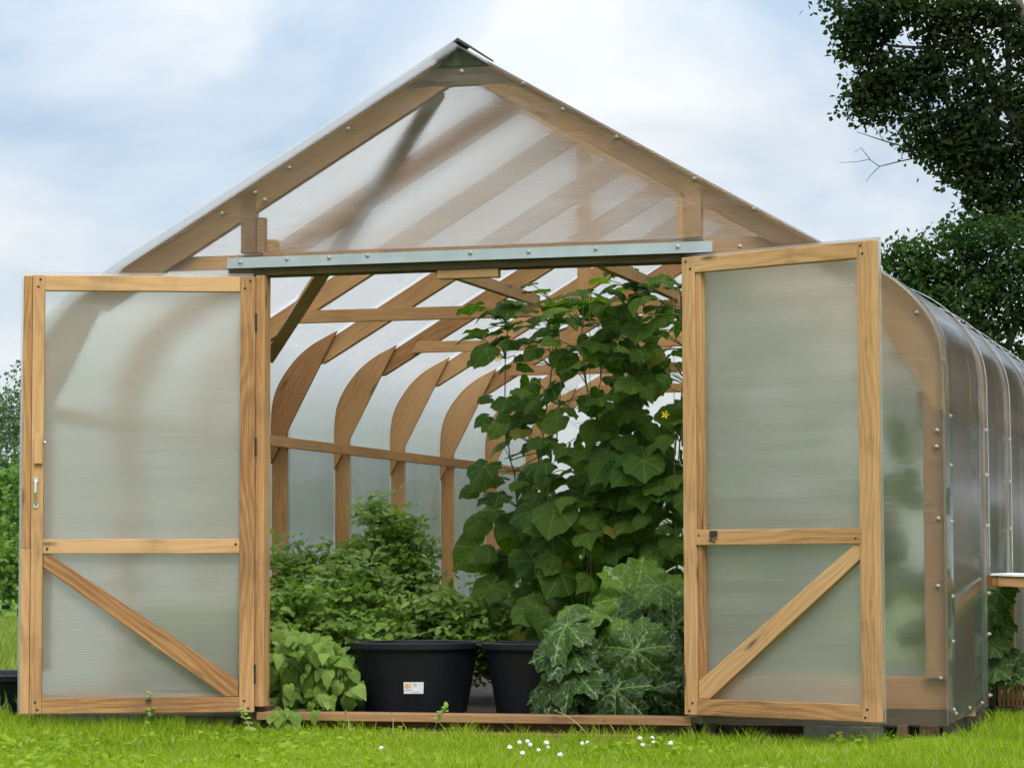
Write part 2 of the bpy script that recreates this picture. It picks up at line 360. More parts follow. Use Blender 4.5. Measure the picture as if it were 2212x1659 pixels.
def empty(name, loc=(0, 0, 0), rz=0):
    o = bpy.data.objects.new(name, None); col.objects.link(o); o.location = loc; o.rotation_euler = (0, 0, rz); return o
def tag(o, label=None, cat=None, group=None, kind=None):
    if label: o['label'] = label
    if cat: o['category'] = cat
    if group: o['group'] = group
    if kind: o['kind'] = kind
    return o

# ================================================================== GROUND
g = MB()
xs = [-400, -120, -60, -30, -18, -12, -8, -6, -4, -2, 0, 2, 4, 6, 9, 14, 30, 80, 300]
ys = [-40, -16, -10, -7, -5, -4, -3, -2, -1, 0, 2, 5, 9, 14, 20, 30, 50, 90, 200, 500]
def gz(x, y): return (-.045 if -9 < x < 9 and -18 < y < 12 else -.02) + .02*math.sin(x*.9)*math.sin(y*.8) * (0 if abs(x) < 3.5 and y > -1 else .5)
vi = [(x, y, gz(x, y)) for y in ys for x in xs]; nx = len(xs)
fa = [(j*nx+i, j*nx+i+1, (j+1)*nx+i+1, (j+1)*nx+i) for j in range(len(ys)-1) for i in range(nx-1)]
GM, nt_, b_ = newmat('turf')
geo = nt_.nodes.new('ShaderNodeNewGeometry')
rr = ramp(nt_, [(.3, (.05, .10, .008)), (.55, (.12, .21, .015)), (.75, (.19, .27, .03))], noise(nt_, geo.outputs['Position'], 9, 8, .7))
nt_.links.new(rr.outputs[0], b_.inputs['Base Color']); b_.inputs['Roughness'].default_value = 1; b_.inputs['Specular IOR Level'].default_value = .1
ground = nmesh('ground', vi, fa, GM, smooth=True); tag(ground, kind='structure')
soil = MB().box(-2.14, 2.2, .12, 8.95, -.03, .035).build('soil', SOIL); tag(soil, 'dark bare soil of the greenhouse floor under the plants', 'soil', kind='structure')

# ================================================================== GREENHOUSE
GH = empty('greenhouse'); tag(GH, 'timber greenhouse clad in clear ribbed sheets with curved eaves and open double doors', 'greenhouse')
SL = .58; ZR = 3.200                       # roof slope and ridge height of the timber
curve = [(1.70, ZR-SL*1.70), (1.80, 2.157), (1.941, 2.094), (2.051, 2.022), (2.138, 1.936), (2.203, 1.845), (2.240, 1.75), (2.254, 1.64), (2.255, 1.52)]
def catmull(P, n=5):
    o = []
    for i in range(len(P)-1):
        p0, p1, p2, p3 = P[max(i-1, 0)], P[i], P[i+1], P[min(i+2, len(P)-1)]
        for k in range(n):
            t = k/n
            o.append(tuple(.5*(2*p1[d]+(p2[d]-p0[d])*t+(2*p0[d]-5*p1[d]+4*p2[d]-p3[d])*t*t+(3*p1[d]-p0[d]-3*p2[d]+p3[d])*t**3) for d in (0, 1)))
    o.append(P[-1]); return o
cv = catmull(curve, 4)
def clip_x(poly): return poly
def lx(x): return x if abs(x) <= 1.7 else math.copysign(1.7+(abs(x)-1.7)*.88, x)   # the left wall stands a little closer
def mir(pts, s): return [(s*(x if s > 0 else lx(x)), z) for x, z in pts]
def outer(x): # height of the timber outline at |x|
    x = abs(x)
    if x <= 1.7: return ZR-SL*x
    for (a, b) in zip(cv, cv[1:]):
        if a[0] <= x <= b[0]: return a[1]+(b[1]-a[1])*(x-a[0])/max(1e-6, b[0]-a[0])
    return 1.6
TIP, FOOT = (1.775, 2.166), (2.253, 1.375)
gus = [TIP] + [p for p in cv if p[0] > 1.785 and p[1] > 1.53] + [(2.255, 1.5), FOOT]
RD = .139                                   # vertical depth of a rafter
def chord_x(z): return TIP[0]+(TIP[1]-z)*(FOOT[0]-TIP[0])/(TIP[1]-FOOT[1])
for s in (-1, 1):
    # the front frame: rafter, gusset and corner post butt together in one plane
    raf = [(.0, ZR-.004), (1.775, ZR-SL*1.775-.004), (1.905, 1.962), (1.80, ZR-SL*1.80-RD), (.0, ZR-RD)]
    RD = .130 if s > 0 else .152
    raf = [(.0, ZR-.004), (TIP[0]-.02, ZR-SL*(TIP[0]-.02)-.004), (1.848, 2.048), (1.868, 2.018), (1.83 if s < 0 else 1.86, ZR-SL*(1.83 if s < 0 else 1.86)-RD+.012), (.0, ZR-RD)]
    MB().prism(mir(raf, s), .0, .045).build('rafter', W_FACE, GH, .002)
    MB().prism(mir([(p[0], p[1]-.002) for p in gus], s), .001, .045, udir=(s*.46, -.74)).build('gusset', W_FACE, GH, .002)
    MB().prism(mir([(2.155, chord_x(0) and .26), (2.252, .26), (2.252, 1.37), (2.155, 1.53)], s), .0, .045, udir=(0, 1)).build('corner_post', W_FACE, GH, .002)
    bt = [(.14, ZR-SL*.14+.004), (1.72, ZR-SL*1.72+.004), (1.72, ZR-SL*1.72-.026), (.14, ZR-SL*.14-.026)]
    MB().prism(mir(bt, s), -.004, .0).build('edge_batten', W_FACE, GH, .001)
# collar board at the apex in front of both rafters
ap = [(-.255, 3.016), (.305, 3.016), (.285, ZR-SL*.285-.03), (.012, ZR-.012), (-.012, ZR-.012), (-.245, ZR-SL*.245-.026)]
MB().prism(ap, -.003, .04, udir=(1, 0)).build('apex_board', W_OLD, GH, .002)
# studs, small blocks and the tie board in the gable
MB().prism([(-1.10, 2.258), (-1.026, 2.258), (-1.026, outer(1.026)-.03), (-1.10, outer(1.10)-.03)], -.003, .045, udir=(0, 1)).build('gable_stud', W_FACE, GH, .002)
MB().prism([(1.077, 2.258), (1.155, 2.258), (1.155, outer(1.155)-.03), (1.077, outer(1.077)-.03)], -.003, .045, udir=(0, 1)).build('gable_stud', W_FACE, GH, .002)
MB().box(-1.024, -.988, .012, .06, 2.258, 2.43, along=2).build('gable_stud', W_FACE, GH, .002)
MB().box(1.04, 1.075, .012, .06, 2.258, 2.46, along=2).build('gable_stud', W_IN, GH, .002)
MB().box(-1.018, -.943, .065, .10, 2.25, 2.328, along=2).build('spacer_block', W_IN, GH, .002)
MB().box(1.036, 1.08, .065, .10, 2.25, 2.34, along=2).build('spacer_block', W_IN, GH, .002)
MB().prism([(-1.60, 2.190), (1.60, 2.190), (1.50, 2.257), (-1.50, 2.257)], .0455, .08, udir=(1, 0)).build('tie_board', W_IN, GH, .002)
MB().box(-.99, 1.07, -.002, .044, 2.236, 2.256).build('header_ledge', W_FACE, GH, .002)
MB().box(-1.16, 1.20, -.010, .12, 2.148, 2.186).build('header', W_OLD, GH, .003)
fl = MB(); fl.box(-1.163, 1.211, -.022, -.018, 2.187, 2.236, along=0); fl.box(-1.166, 1.208, -.040, -.018, 2.183, 2.1865, along=0)
fl.build('metal_flashing', METAL, GH)
MB().box(-.115, .185, .0, .05, 2.105, 2.1465).build('door_stop', W_FACE, GH, .003)
# jambs and sill
MB().box(-1.012, -.966, -.03, .05, .10, 2.146, along=2).build('door_jamb', W_DOOR, GH, .003)
MB().box(-1.06, -1.014, .002, .06, .10, 2.146, along=2).build('door_jamb', W_IN, GH, .003)
MB().box(1.085, 1.15, .0, .06, .10, 2.146, along=2).build('door_jamb', W_IN, GH, .003)
MB().box(-1.0, 1.10, -.035, .13, .038, .074).build('sill', W_FACE, GH, .003)
MB().box(-.98, 1.10, .03, .07, -.03, .0375).build('riser_board', W_OLD, GH, .003)
MB().box(-.62, .86, -.15, .02, -.028, -.006).build('step_board', W_FACE, GH, .003)
for s in (-1, 1):
    x0, x1 = (1.16, 2.25 if s > 0 else lx(2.25))
    MB().box(s*x0, s*x1, .0455, .09, .12, .262 if s > 0 else .15, along=0).build('base_board', W_IN, GH, .003)
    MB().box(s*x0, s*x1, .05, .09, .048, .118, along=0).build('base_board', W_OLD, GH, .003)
for x0, x1, z1 in ((-2.18, -1.63, .072), (-1.60, -1.14, .07), (-1.10, -1.0, .1), (1.14, 1.18, .09), (1.60, 1.96, .045), (2.02, 2.07, .05), (2.12, 2.2, .05)):
    MB().box(x0, x1, .02, .22, -.04, z1, along=0).build('foundation_block', CONC if x1-x0 > .2 else W_OLD, GH, .006)
# ribs behind the front frame
BAY = 1.12; NB = 8
def rib(y, tie=False, king=False, last=False):
    t = .045
    for s in (-1, 1):
        D2 = .150
        raf = [(.0, ZR-.006), (1.86, ZR-SL*1.86-.02), (1.94, 1.97), (1.88, ZR-SL*1.88-D2+.01), (.0, ZR-D2)]
        MB().prism(mir(raf, s), y, y+t).build('rafter', W_IN, GH, .003)
        MB().prism(mir([(p[0]-.002, p[1]-.004) for p in gus], s), y-.020, y-.001, udir=(s*.46, -.74)).build('gusset', W_IN, GH, .003)
        MB().prism(mir([(2.15, .04), (2.25, .04), (2.25, 1.6), (2.15, 1.75)], s), y, y+t, udir=(0, 1)).build('post', W_IN, GH, .003)
    if tie:
        MB().prism([(-1.66, 2.108), (1.66, 2.108), (1.62, 2.178), (-1.62, 2.178)], y-.036, y-.001, udir=(1, 0)).build('tie_beam', W_IN, GH, .003)
    if king:
        MB().box(.018, .09, y-.036, y-.001, 2.18, 3.07, along=2).build('king_post', W_IN, GH, .003)
for k in range(1, NB+1):
    rib(BAY*k-.12, tie=(k in (2, 4, 6, 8)), king=(k in (2, 6)))
for s in (-1, 1):
    wx = 2.135 if s > 0 else lx(2.135)
    MB().board((s*wx, .05, 1.505), (s*wx, BAY*NB, 1.490), .062, .028, (0, 0, 1)).build('purlin', W_IN, GH, .003)
    MB().board((s*wx, .09, .10), (s*wx, BAY*NB, .10), .10, .028, (0, 0, 1)).build('wall_plate', W_IN, GH, .003)
MB().board((2.215, .09, .672), (2.215, 1.47, .672), .055, .04, (0, 0, 1)).build('wall_rail', W_IN, GH, .003)
MB().board((0, 0.045, ZR-.07), (0, BAY*NB, ZR-.07), .11, .03, (0, 0, 1)).build('ridge_beam', W_IN, GH, .003)
# wind brace under the left slope, and two stringers from header to first tie
MB().board((-.12, .03, 2.985), (-1.90, 2.42, 1.935), .075, .03, (.5, .6, -.2)).build('wind_brace', W_FACE, GH, .003)
MB().board((-.13, .08, 2.168), (-.25, 2.24, 2.208), .06, .035, (0, 0, 1)).build('stringer', W_FACE, GH, .003)
MB().board((.66, .08, 2.168), (.55, 2.24, 2.208), .06, .035, (0, 0, 1)).build('stringer', W_FACE, GH, .003)
# ridge cap
cap = [(-.125, ZR-SL*.125+.014), (0, 3.222), (.118, ZR-SL*.118+.014), (.118, ZR-SL*.118+.024), (0, 3.236), (-.125, ZR-SL*.125+.024)]
CAPM = plain('green_stained_cap', (.045, .055, .03), .8, 0, 25, .6)
MB().prism(cap, -.035, .16).build('ridge_cap', CAPM, GH)
MB().prism([(-.10, 3.105), (.115, 3.105), (0, 3.205)], -.012, -.005).build('apex_plate', CAPM, GH)

# sheets: the front skin
def front_sheet(pts, name='front_panel', y0=-.0103, y1=-.0050, mat=None): return MB().prism(pts, y0, y1, udir=(1, 0)).build(name, mat or P_CORNER, GH)
side = [p for p in cv if p[1] < 2.186] + [(2.257, .052)]
gab = [(-1.80, 2.186)] + [(0, ZR-.0)] + [(1.80, 2.186)]
gab = [(-cv[0][0]-.06, 2.186), (-1.70, outer(1.70)), (0, ZR-.002), (1.70, outer(1.70)), (cv[0][0]+.06, 2.186)]
front_sheet(gab, y0=-.0098, y1=-.0046, mat=P_FRONT)
xt = 1.745
front_sheet([(1.08, .052), (1.08, 2.184), (xt, 2.184)] + [p for p in cv if p[0] > xt and p[1] < 2.184] + [(2.257, .052)])
front_sheet([(-1.03, .052), (-1.03, 2.184), (-xt, 2.184)] + [(-lx(p[0]), p[1]) for p in cv if p[0] > xt and p[1] < 2.184] + [(-lx(2.257), .052)])
# sheets: bent over the ribs from ridge to foot
def skin(y0, y1, s, z_end, name='roof_panel', mat=P_ROOF, bow=0, top=None):
    prof = [(.0, ZR+.004), (.6, ZR-SL*.6+.004), (1.2, ZR-SL*1.2+.004)] + [(x+.005, z+.006) for x, z in cv[:-1]] + [(2.262, 1.5), (2.262, 1.1), (2.262, z_end)]
    n = len(prof); th = .010
    nrm = []
    for i in range(n):
        a, b = prof[max(0, i-1)], prof[min(n-1, i+1)]; dx, dz = b[0]-a[0], b[1]-a[1]; l = math.hypot(dx, dz); nrm.append((-dz/l, dx/l))
    ny = 6; V = []; UV = []
    for side_ in (0, 1):
        for i in range(n):
            for j in range(ny+1):
                y = y0+(y1-y0)*j/ny
                wv = bow*math.sin(math.pi*j/ny)*(1 if 3 < i < n-3 else .4)*math.sin(i*1.3+y*2)
                off = (th if side_ == 0 else 0) + wv
                V.append((s*(prof[i][0] if s > 0 else lx(prof[i][0]))-s*nrm[i][0]*off, y, prof[i][1]-nrm[i][1]*off))
    ulen = [0]
    for i in range(1, n): ulen.append(ulen[-1]+math.dist(prof[i], prof[i-1]))
    for side_ in (0, 1):
        for i in range(n):
            for j in range(ny+1): UV.append((ulen[i], y0+(y1-y0)*j/ny))
    Fq = []; o2 = n*(ny+1); W_ = ny+1
    # outward offset is the negative normal side; keep both skins and close the rim
    for i in range(n-1):
        for j in range(ny):
            a = i*W_+j; q = (a, a+1, a+W_+1, a+W_); Fq.append(q if s < 0 else q[::-1])
            q2 = (o2+a, o2+a+W_, o2+a+W_+1, o2+a+1); Fq.append(q2 if s < 0 else q2[::-1])
    for i in range(n-1):
        for j in (0, ny):
            a = i*W_+j; q = (a, a+W_, o2+a+W_, o2+a)
            if (j == ny) != (s < 0): q = q[::-1]
            Fq.append(q)
    for i in (0, n-1):
        for j in range(ny):
            a = i*W_+j; q = (a, o2+a, o2+a+1, a+1)
            if (i == n-1) != (s < 0): q = q[::-1]
            Fq.append(q)
    o = nmesh(name, V, Fq, mat, GH, UV=UV, smooth=False)
    if mat is P_ROOF:                        # below the purlin the sheet is a separate, clearer length
        o.data.materials.append(P_WALL)
        o.data.polygons.foreach_set('material_index', [1 if sum(V[i][2] for i in q)/4 < 1.5 else 0 for q in Fq])
    return o
yb = [-.125]+[.022+BAY*k for k in range(1, NB+1)]
for a, b in zip(yb, yb[1:]):
    skin(a+.002, b-.002, -1, .07, bow=.001)
yb = [-.055, 1.48, 2.55, 3.62, 4.69, 5.76, 6.83, 7.9, 9.0]
for i, (a, b) in enumerate(zip(yb, yb[1:])):
    skin(a+.002, b-.002, 1, .065 if i in (0, 2, 4, 6, 7) else .705, bow=.0015, mat=P_SIDE)
rear = [(-lx(2.25), .05), (-lx(2.25), 1.52)] + [(-lx(p[0]), p[1]) for p in reversed(cv)] + [(0, ZR)] + cv + [(2.25, 1.52), (2.25, .05)]
MB().prism(rear, BAY*NB+.05, BAY*NB+.058, udir=(1, 0)).build('rear_panel', P_FRONT, GH)
# seam battens outside, over the joints on the right
for y in (1.48, 2.55, 3.62, 4.69, 5.76, 6.83, 7.9):
    pr = [(x+.018, z+.016) for x, z in cv] + [(2.276, 1.3), (2.276, .75)]
    sm = MB(); pp = [(2.276 if False else x, y, z) for x, z in pr]; sm.tube(pp, .0028, n=4); sm.build('seam_strip', SEAM, GH)
sc_cap = MB(); sc_cap.lathe([(.0005, -.010), (.010, -.009), (.012, -.002), (.012, .0)], 10)
def screw_mesh():
    mb = MB(); mb.lathe([(.0004, .011), (.005, .010), (.0055, .004), (.0105, .003), (.011, .0)], 10)
    me = mb.build('screw', SCREWM, GH, smooth=True); return me
scr0 = screw_mesh(); first = [True]
SCR_D = scr0.data.copy(); SCR_D.materials[0] = DARK
def screw(loc, nrm):
    if first[0]: o = scr0; first[0] = False
    else: o = scr0.copy(); col.objects.link(o); o.parent = GH
    o.location = loc; o.rotation_euler = Vector(nrm).to_track_quat('Z', 'Y').to_euler()
for px, py in ((997, 155), (1215, 237), (1331, 297), (1500, 387), (1628, 452), (1598, 533), (753, 279), (625, 363), (552, 417), (572, 432), (480, 462), (1130, 182),
               (2036, 778), (2024, 930), (2023, 965), (2027, 1120), (2026, 1266), (2032, 1465), (1980, 676), (1892, 594)):
    p = at(px, py, -.0102); screw(tuple(p), (0, -1, 0))
for px, py in ((519, 567), (620, 560), (711, 557), (794, 552), (1016, 547), (1142, 544), (1287, 538), (1464, 533)):
    p = at(px, py, -.022); screw(tuple(p), (0, -1, 0))
for y in (.03, 1.40, 1.46, 2.5):
    for z in (.12, .42, .62, .95, 1.2, 1.42): screw((2.273, y, z), (1, 0, 0))
for y in (.1, .6, 1.1): screw((2.273, y, .10), (1, 0, 0))
# bottom hung vent flap on the right wall, propped open almost level
vf = MB()
vf.board((2.30, 1.50, .680), (2.30, 2.54, .680), .05, .034, (0, 0, 1)); vf.board((2.30, 1.518, .678), (2.95, 1.518, .650), .05, .034, (0, 0, 1))
vf.board((2.30, 2.522, .678), (2.95, 2.522, .650), .05, .034, (0, 0, 1)); vf.board((2.93, 1.54, .652), (2.93, 2.50, .652), .05, .034, (0, 0, 1))
fo = vf.build('vent_flap', W_DOOR, GH, .003)
pb = MB(); pb.board((2.28, 2.02, .712), (2.965, 2.02, .684), 1.06, .010, (0, 1, 0)); pb.build('flap_sheet', COVER, fo)
MB().box(2.262, 2.318, 2.20, 2.245, .0, .655, along=2).build('post', W_IN, GH, .003)

# ------------------------------------------------------------------ doors
def door(origin, ang, Wd, Z0, Z1, free_extra, mid, left):
    """local x runs from the hinge to the free edge, local y points away from the camera"""
    d = MB(); t = .045
    sg = 1
    hs = .072; fs = .075
    zt = Z1; rail = .073
    # stiles
    d.box(0, hs, 0, t, Z0, Z1, along=2)
    if left:
        d.box(Wd-.102, Wd-.046, 0, t, Z0, Z1, along=2); 
    else:
        d.box(Wd-.088, Wd-.006, 0, t, Z0, Z1, along=2)
    xf = Wd-(.102 if left else .088)
    d.box(hs, xf, .001, t, Z1-rail, Z1-.001, along=0)
    d.box(hs, xf, .001, t, Z0+.001, Z0+rail, along=0)
    o = d.build('door', W_DOOR, GH, .003)
    o.location = origin; 
    ex = Vector((math.cos(ang), math.sin(ang), 0)); n = Vector((-ex.y, ex.x, 0))
    if n.y < 0: n = -n
    m = Matrix.Identity(4)
    for i in range(3): m[i][0] = ex[i]; m[i][1] = n[i]; m[i][2] = (0, 0, 1)[i]; m[i][3] = origin[i]
    o.matrix_local = m
    MB().box(hs-(0 if left else -.0), xf+(.0 if left else .012), -.002 if not left else .001, t-.004, mid-.034, mid+.034, along=0).build('mid_rail', W_DOOR, o, .003)
    # brace: from the free side under the mid rail down to the hinge side
    a = Vector((xf-.002, 0, mid-.036)); b = Vector((hs+.004, 0, Z0+rail+.002)); wv = .067
    dv = (a-b).normalized(); pn = Vector((-dv.z, 0, dv.x))
    h = wv/2/abs(dv.x)
    br = [(b.x, b.z), (b.x, b.z+h*2*.9), (a.x-.03, a.z), (a.x, a.z), (a.x, a.z-h*2*.75), (b.x+wv*.9, b.z)]
    MB().prism(br, .006, t-.006, udir=(dv.x, dv.z)).build('brace', W_DOOR, o, .003)
    if left:
        MB().box(Wd-.044, Wd-.002, .012, t+.0, mid-.01, Z1-.002, along=2).build('edge_strip', W_DOOR, o, .003)
        MB().box(Wd-.044, Wd+.000, .010, t+.0, Z0+.0, mid-.012, along=2).build('edge_strip', W_DOOR, o, .003)
        MB().prism([(Wd-.098, 1.245), (Wd-.060, 1.245), (Wd-.060, 1.36), (Wd-.067, 1.378), (Wd-.08, 1.385), (Wd-.092, 1.378), (Wd-.098, 1.36)], -.020, -.001, udir=(0, 1)).build('latch', W_DOOR, o, .002)
        hb = MB(); hx = Wd-.068
        hb.tube([(hx, -.001, 1.165), (hx, -.028, 1.155), (hx, -.034, 1.11), (hx, -.028, 1.065), (hx, -.001, 1.055)], .0065, n=8)
        hb.box(hx-.012, hx+.012, -.004, -.0005, 1.16, 1.182); hb.box(hx-.012, hx+.012, -.004, -.0005, 1.038, 1.06)
        hb.build('handle', STEEL, o, smooth=False)
        MB().lathe([(.0003, .008), (.006, .005), (.006, 0)], 8, c=(0, 0)).build('latch_pin', STEEL, o).matrix_local = Matrix.Translation((Wd-.108, -.004, 1.345)) @ Matrix.Rotation(R(90), 4, 'X')
        MB().box(.008, Wd+.010, t+.001, t+.009, Z0-.006, Z1+.018, along=0).build('door_panel', P_DOOR, o)
    else:
        MB().box(hs+.001, hs+.028, .010, t, Z0+rail+.001, Z1-rail-.001, along=2).build('edge_strip', W_DOOR, o, .003)
        MB().box(.008, Wd+.002, t+.001, t+.009, Z0-.004, Z1+.016, along=0).build('door_panel', P_DOOR, o)
        bx = hs+.105
        cl = MB(); cl.box(bx-.02, bx+.018, -.012, -.004, mid+.004, mid+.03); cl.tube([(bx-.012, -.01, mid+.004), (bx-.018, -.012, mid-.016), (bx+.006, -.012, mid-.02)], .004); cl.tube([(bx+.01, -.01, mid+.004), (bx+.016, -.014, mid-.01)], .004)
        cl.build('clip', DARK, o)
    for (x_, z_) in ((hs*.35, Z1-.02), (hs*.7, Z1-.055), (xf+.02, Z1-.02), (xf+.03, Z1-.055), (hs*.4, Z0+.02), (hs*.65, Z0+.055), (xf+.02, Z0+.02), (xf+.03, Z0+.055), (hs+.018, mid+.01), (xf-.02, mid-.01)):
        q = scr0.copy(); q.name = 'screw'; q.data = SCR_D; col.objects.link(q); q.parent = o; q.scale = (.55, .55, .25); q.location = (x_, -.0015, z_); q.rotation_euler = (R(90), 0, 0)
    for z in (Z0+.18, (Z0+Z1)/2+.22, Z1-.22):
        hg = MB(); hg.tube([(-.004, .0, z-.045), (-.004, .0, z+.045)], .0035, n=8); hg.box(-.001, .003, -.0015, -.0003, z-.045, z+.045)
        hg.build('hinge', DARK, o)
    return o
door((-1.0, -.062, 0), R(202), 1.094, .075, 2.137, 0, .857, True)
door((1.073, -.052, 0), R(-25), 1.045, .088, 2.160, 0, .885, False)

# ================================================================== LEAVES
def outline(keys, n, serr=0, ns=0):
    """closed polar outline from keys given on one half (degrees, radius)"""
    th = np.linspace(-math.pi, math.pi, n, endpoint=False)
    kx = np.radians([k[0] for k in keys]); kr = np.array([k[1] for k in keys])
    r = np.interp(np.abs(th), kx, kr)
    if serr: r = r*(1+serr*(np.abs(((th*ns/(2*math.pi)) % 1)-.5)*4-1)*np.minimum(1, r*1.5))
    return th, r
def big_leaf(keys, n=36, serr=.03, ns=24, rings=(.0, .3, .6, .85, 1.0), fold=.10, droop=.28, ripple=.03, seed=0):
    rg = np.random.default_rng(seed)
    th, r = outline(keys, n, serr, ns)
    V = [(0, 0, 0)]; 
    ph = rg.uniform(0, 6.28, 3)
    for q in rings[1:]:
        x = r*q*np.cos(th); y = r*q*np.sin(th)
        rad = r*q
        z = fold*np.abs(y) - droop*rad**2 + ripple*rad*np.sin(th*7+ph[0]) + ripple*.8*rad*np.sin(th*3+ph[1]) - .03*np.cos(th*360/52)*rad
        V += list(zip(x, y, z))
    Fq = [(0, 1+j, 1+(j+1) % n) for j in range(n)]
    for i in range(len(rings)-2):
        for j in range(n):
            a = 1+i*n+j; b = 1+i*n+(j+1) % n; Fq += [(a, a+n, b+n), (a, b+n, b)]
    V = np.array(V); return V, np.array(Fq), V[:, :2].copy()
K_CUC = [(0, 1.0), (14, .88), (32, .77), (52, .87), (70, .76), (92, .72), (112, .76), (140, .66), (165, .46), (180, .10)]
K_HEART = [(0, 1.0), (25, .84), (50, .80), (75, .76), (105, .72), (135, .66), (160, .5), (180, .12)]
K_ZUC = [(0, 1.0), (14, .95), (26, .80), (34, .79), (50, .97), (66, .90), (78, .74), (86, .74), (104, .90), (124, .80), (145, .70), (166, .56), (180, .12)]
K_ROUND = [(0, 1.0), (20, .93), (36, .86), (60, .92), (85, .84), (110, .86), (140, .74), (165, .58), (180, .2)]
CUC = [big_leaf(K_CUC, seed=i, droop=.15+.22*(i % 3), fold=.04+.16*(i % 2), ripple=.05) for i in range(4)] + [big_leaf(K_HEART, seed=9+i, droop=.1+.17*i, fold=.05+.05*i, serr=.02, ripple=.06) for i in range(5)]
ZUC = [big_leaf(K_ZUC, n=60, serr=.09, ns=38, seed=20+i, droop=.25+.14*i, fold=.20, ripple=.10, rings=(0, .2, .4, .6, .8, .92, 1)) for i in range(4)]
RND = [big_leaf(K_ROUND, n=22, serr=0, seed=40+i, droop=.2, fold=.1, rings=(0, .45, .8, 1), ripple=.05) for i in range(4)]
K_OV = [(0, 1.0), (18, .80), (40, .62), (70, .53), (100, .48), (130, .44), (160, .34), (180, .12)]
OVA = [big_leaf(K_OV, n=18, serr=0, seed=60+i, droop=.25+.15*i, fold=.22, rings=(0, .5, 1), ripple=.05) for i in range(4)]
class Foliage:
    def __init__(s): s.V = []; s.F = []; s.U = []; s.T = []; s.n = 0
    def add(s, tpl, pos, tip, nrm, size, tint):
        V, Fq, U = tpl
        x = Vector(tip).normalized(); z = Vector(nrm); z = (z-x*z.dot(x)).normalized(); y = z.cross(x)
        M = np.array([x, y, z])
        s.V.append(V*size @ M + np.array(pos)); s.F.append(Fq+s.n); s.U.append(U); s.T.append(np.full(len(V), tint)); s.n += len(V)
    def build(s, name, mat, parent=None):
        return nmesh(name, np.vstack(s.V), np.vstack(s.F), mat, parent, UV=np.vstack(s.U), tint=np.concatenate(s.T), smooth=True)
def bez(a, b, sag=.0, n=5, up=None):
    a, b = Vector(a), Vector(b); mid = (a+b)/2 + Vector((0, 0, -sag))
    if up: mid += Vector(up)
    return [a*(1-t)**2 + mid*2*t*(1-t) + b*t*t for t in [i/n for i in range(n+1)]]
def inside(poly, x, y):
    c = False; n = len(poly)
    for i in range(n):
        x1, y1 = poly[i]; x2, y2 = poly[(i+1) % n]
        if (y1 > y) != (y2 > y) and x < (x2-x1)*(y-y1)/(y2-y1)+x1: c = not c
    return c

# ---- climbing cucumbers: five plants, each trained up its own string
vines = [  # x, y of the root, half spread, top, leaves, size range, label
    (-.04, 1.75, .40, 2.10, 190, 'cucumber vine with big heart shaped leaves, leftmost of the climbing mass'),
    (.30, 1.25, .32, 2.12, 200, 'cucumber vine climbing a string just behind the second black tub'),
    (.76, 1.15, .36, 2.16, 260, 'cucumber vine growing up close behind the right door jamb above the mottled squash'),
    (.50, 2.55, .48, 2.22, 190, 'cucumber vine at the back of the green mass, half hidden by the vines before it'),
    (1.62, 1.5, .34, 1.75, 60, 'cucumber vine seen blurred through the sheet of the right door'),
    (1.75, 3.2, .34, 1.6, 30, 'cucumber vine against the right wall, a blurred shape behind the corner panel'),
    (1.15, 2.2, .35, 2.10, 110, 'cucumber vine along the right wall, mostly hidden by the right door jamb')]
gaps = [((1250, 820), 58, 24), ((1210, 905), 70, 34), ((1085, 820), 34, 26), ((1330, 800), 40, 15), ((1100, 1010), 26, 40), ((1280, 690), 40, 16), ((1160, 720), 20, 12), ((1400, 880), 30, 14), ((1000, 905), 30, 30)]
def cam_px(p):
    v = np.array(p)-CAMP; z = v@_f; return CX+F0*(v@_r)/z, CY-F0*(v@_u)/z
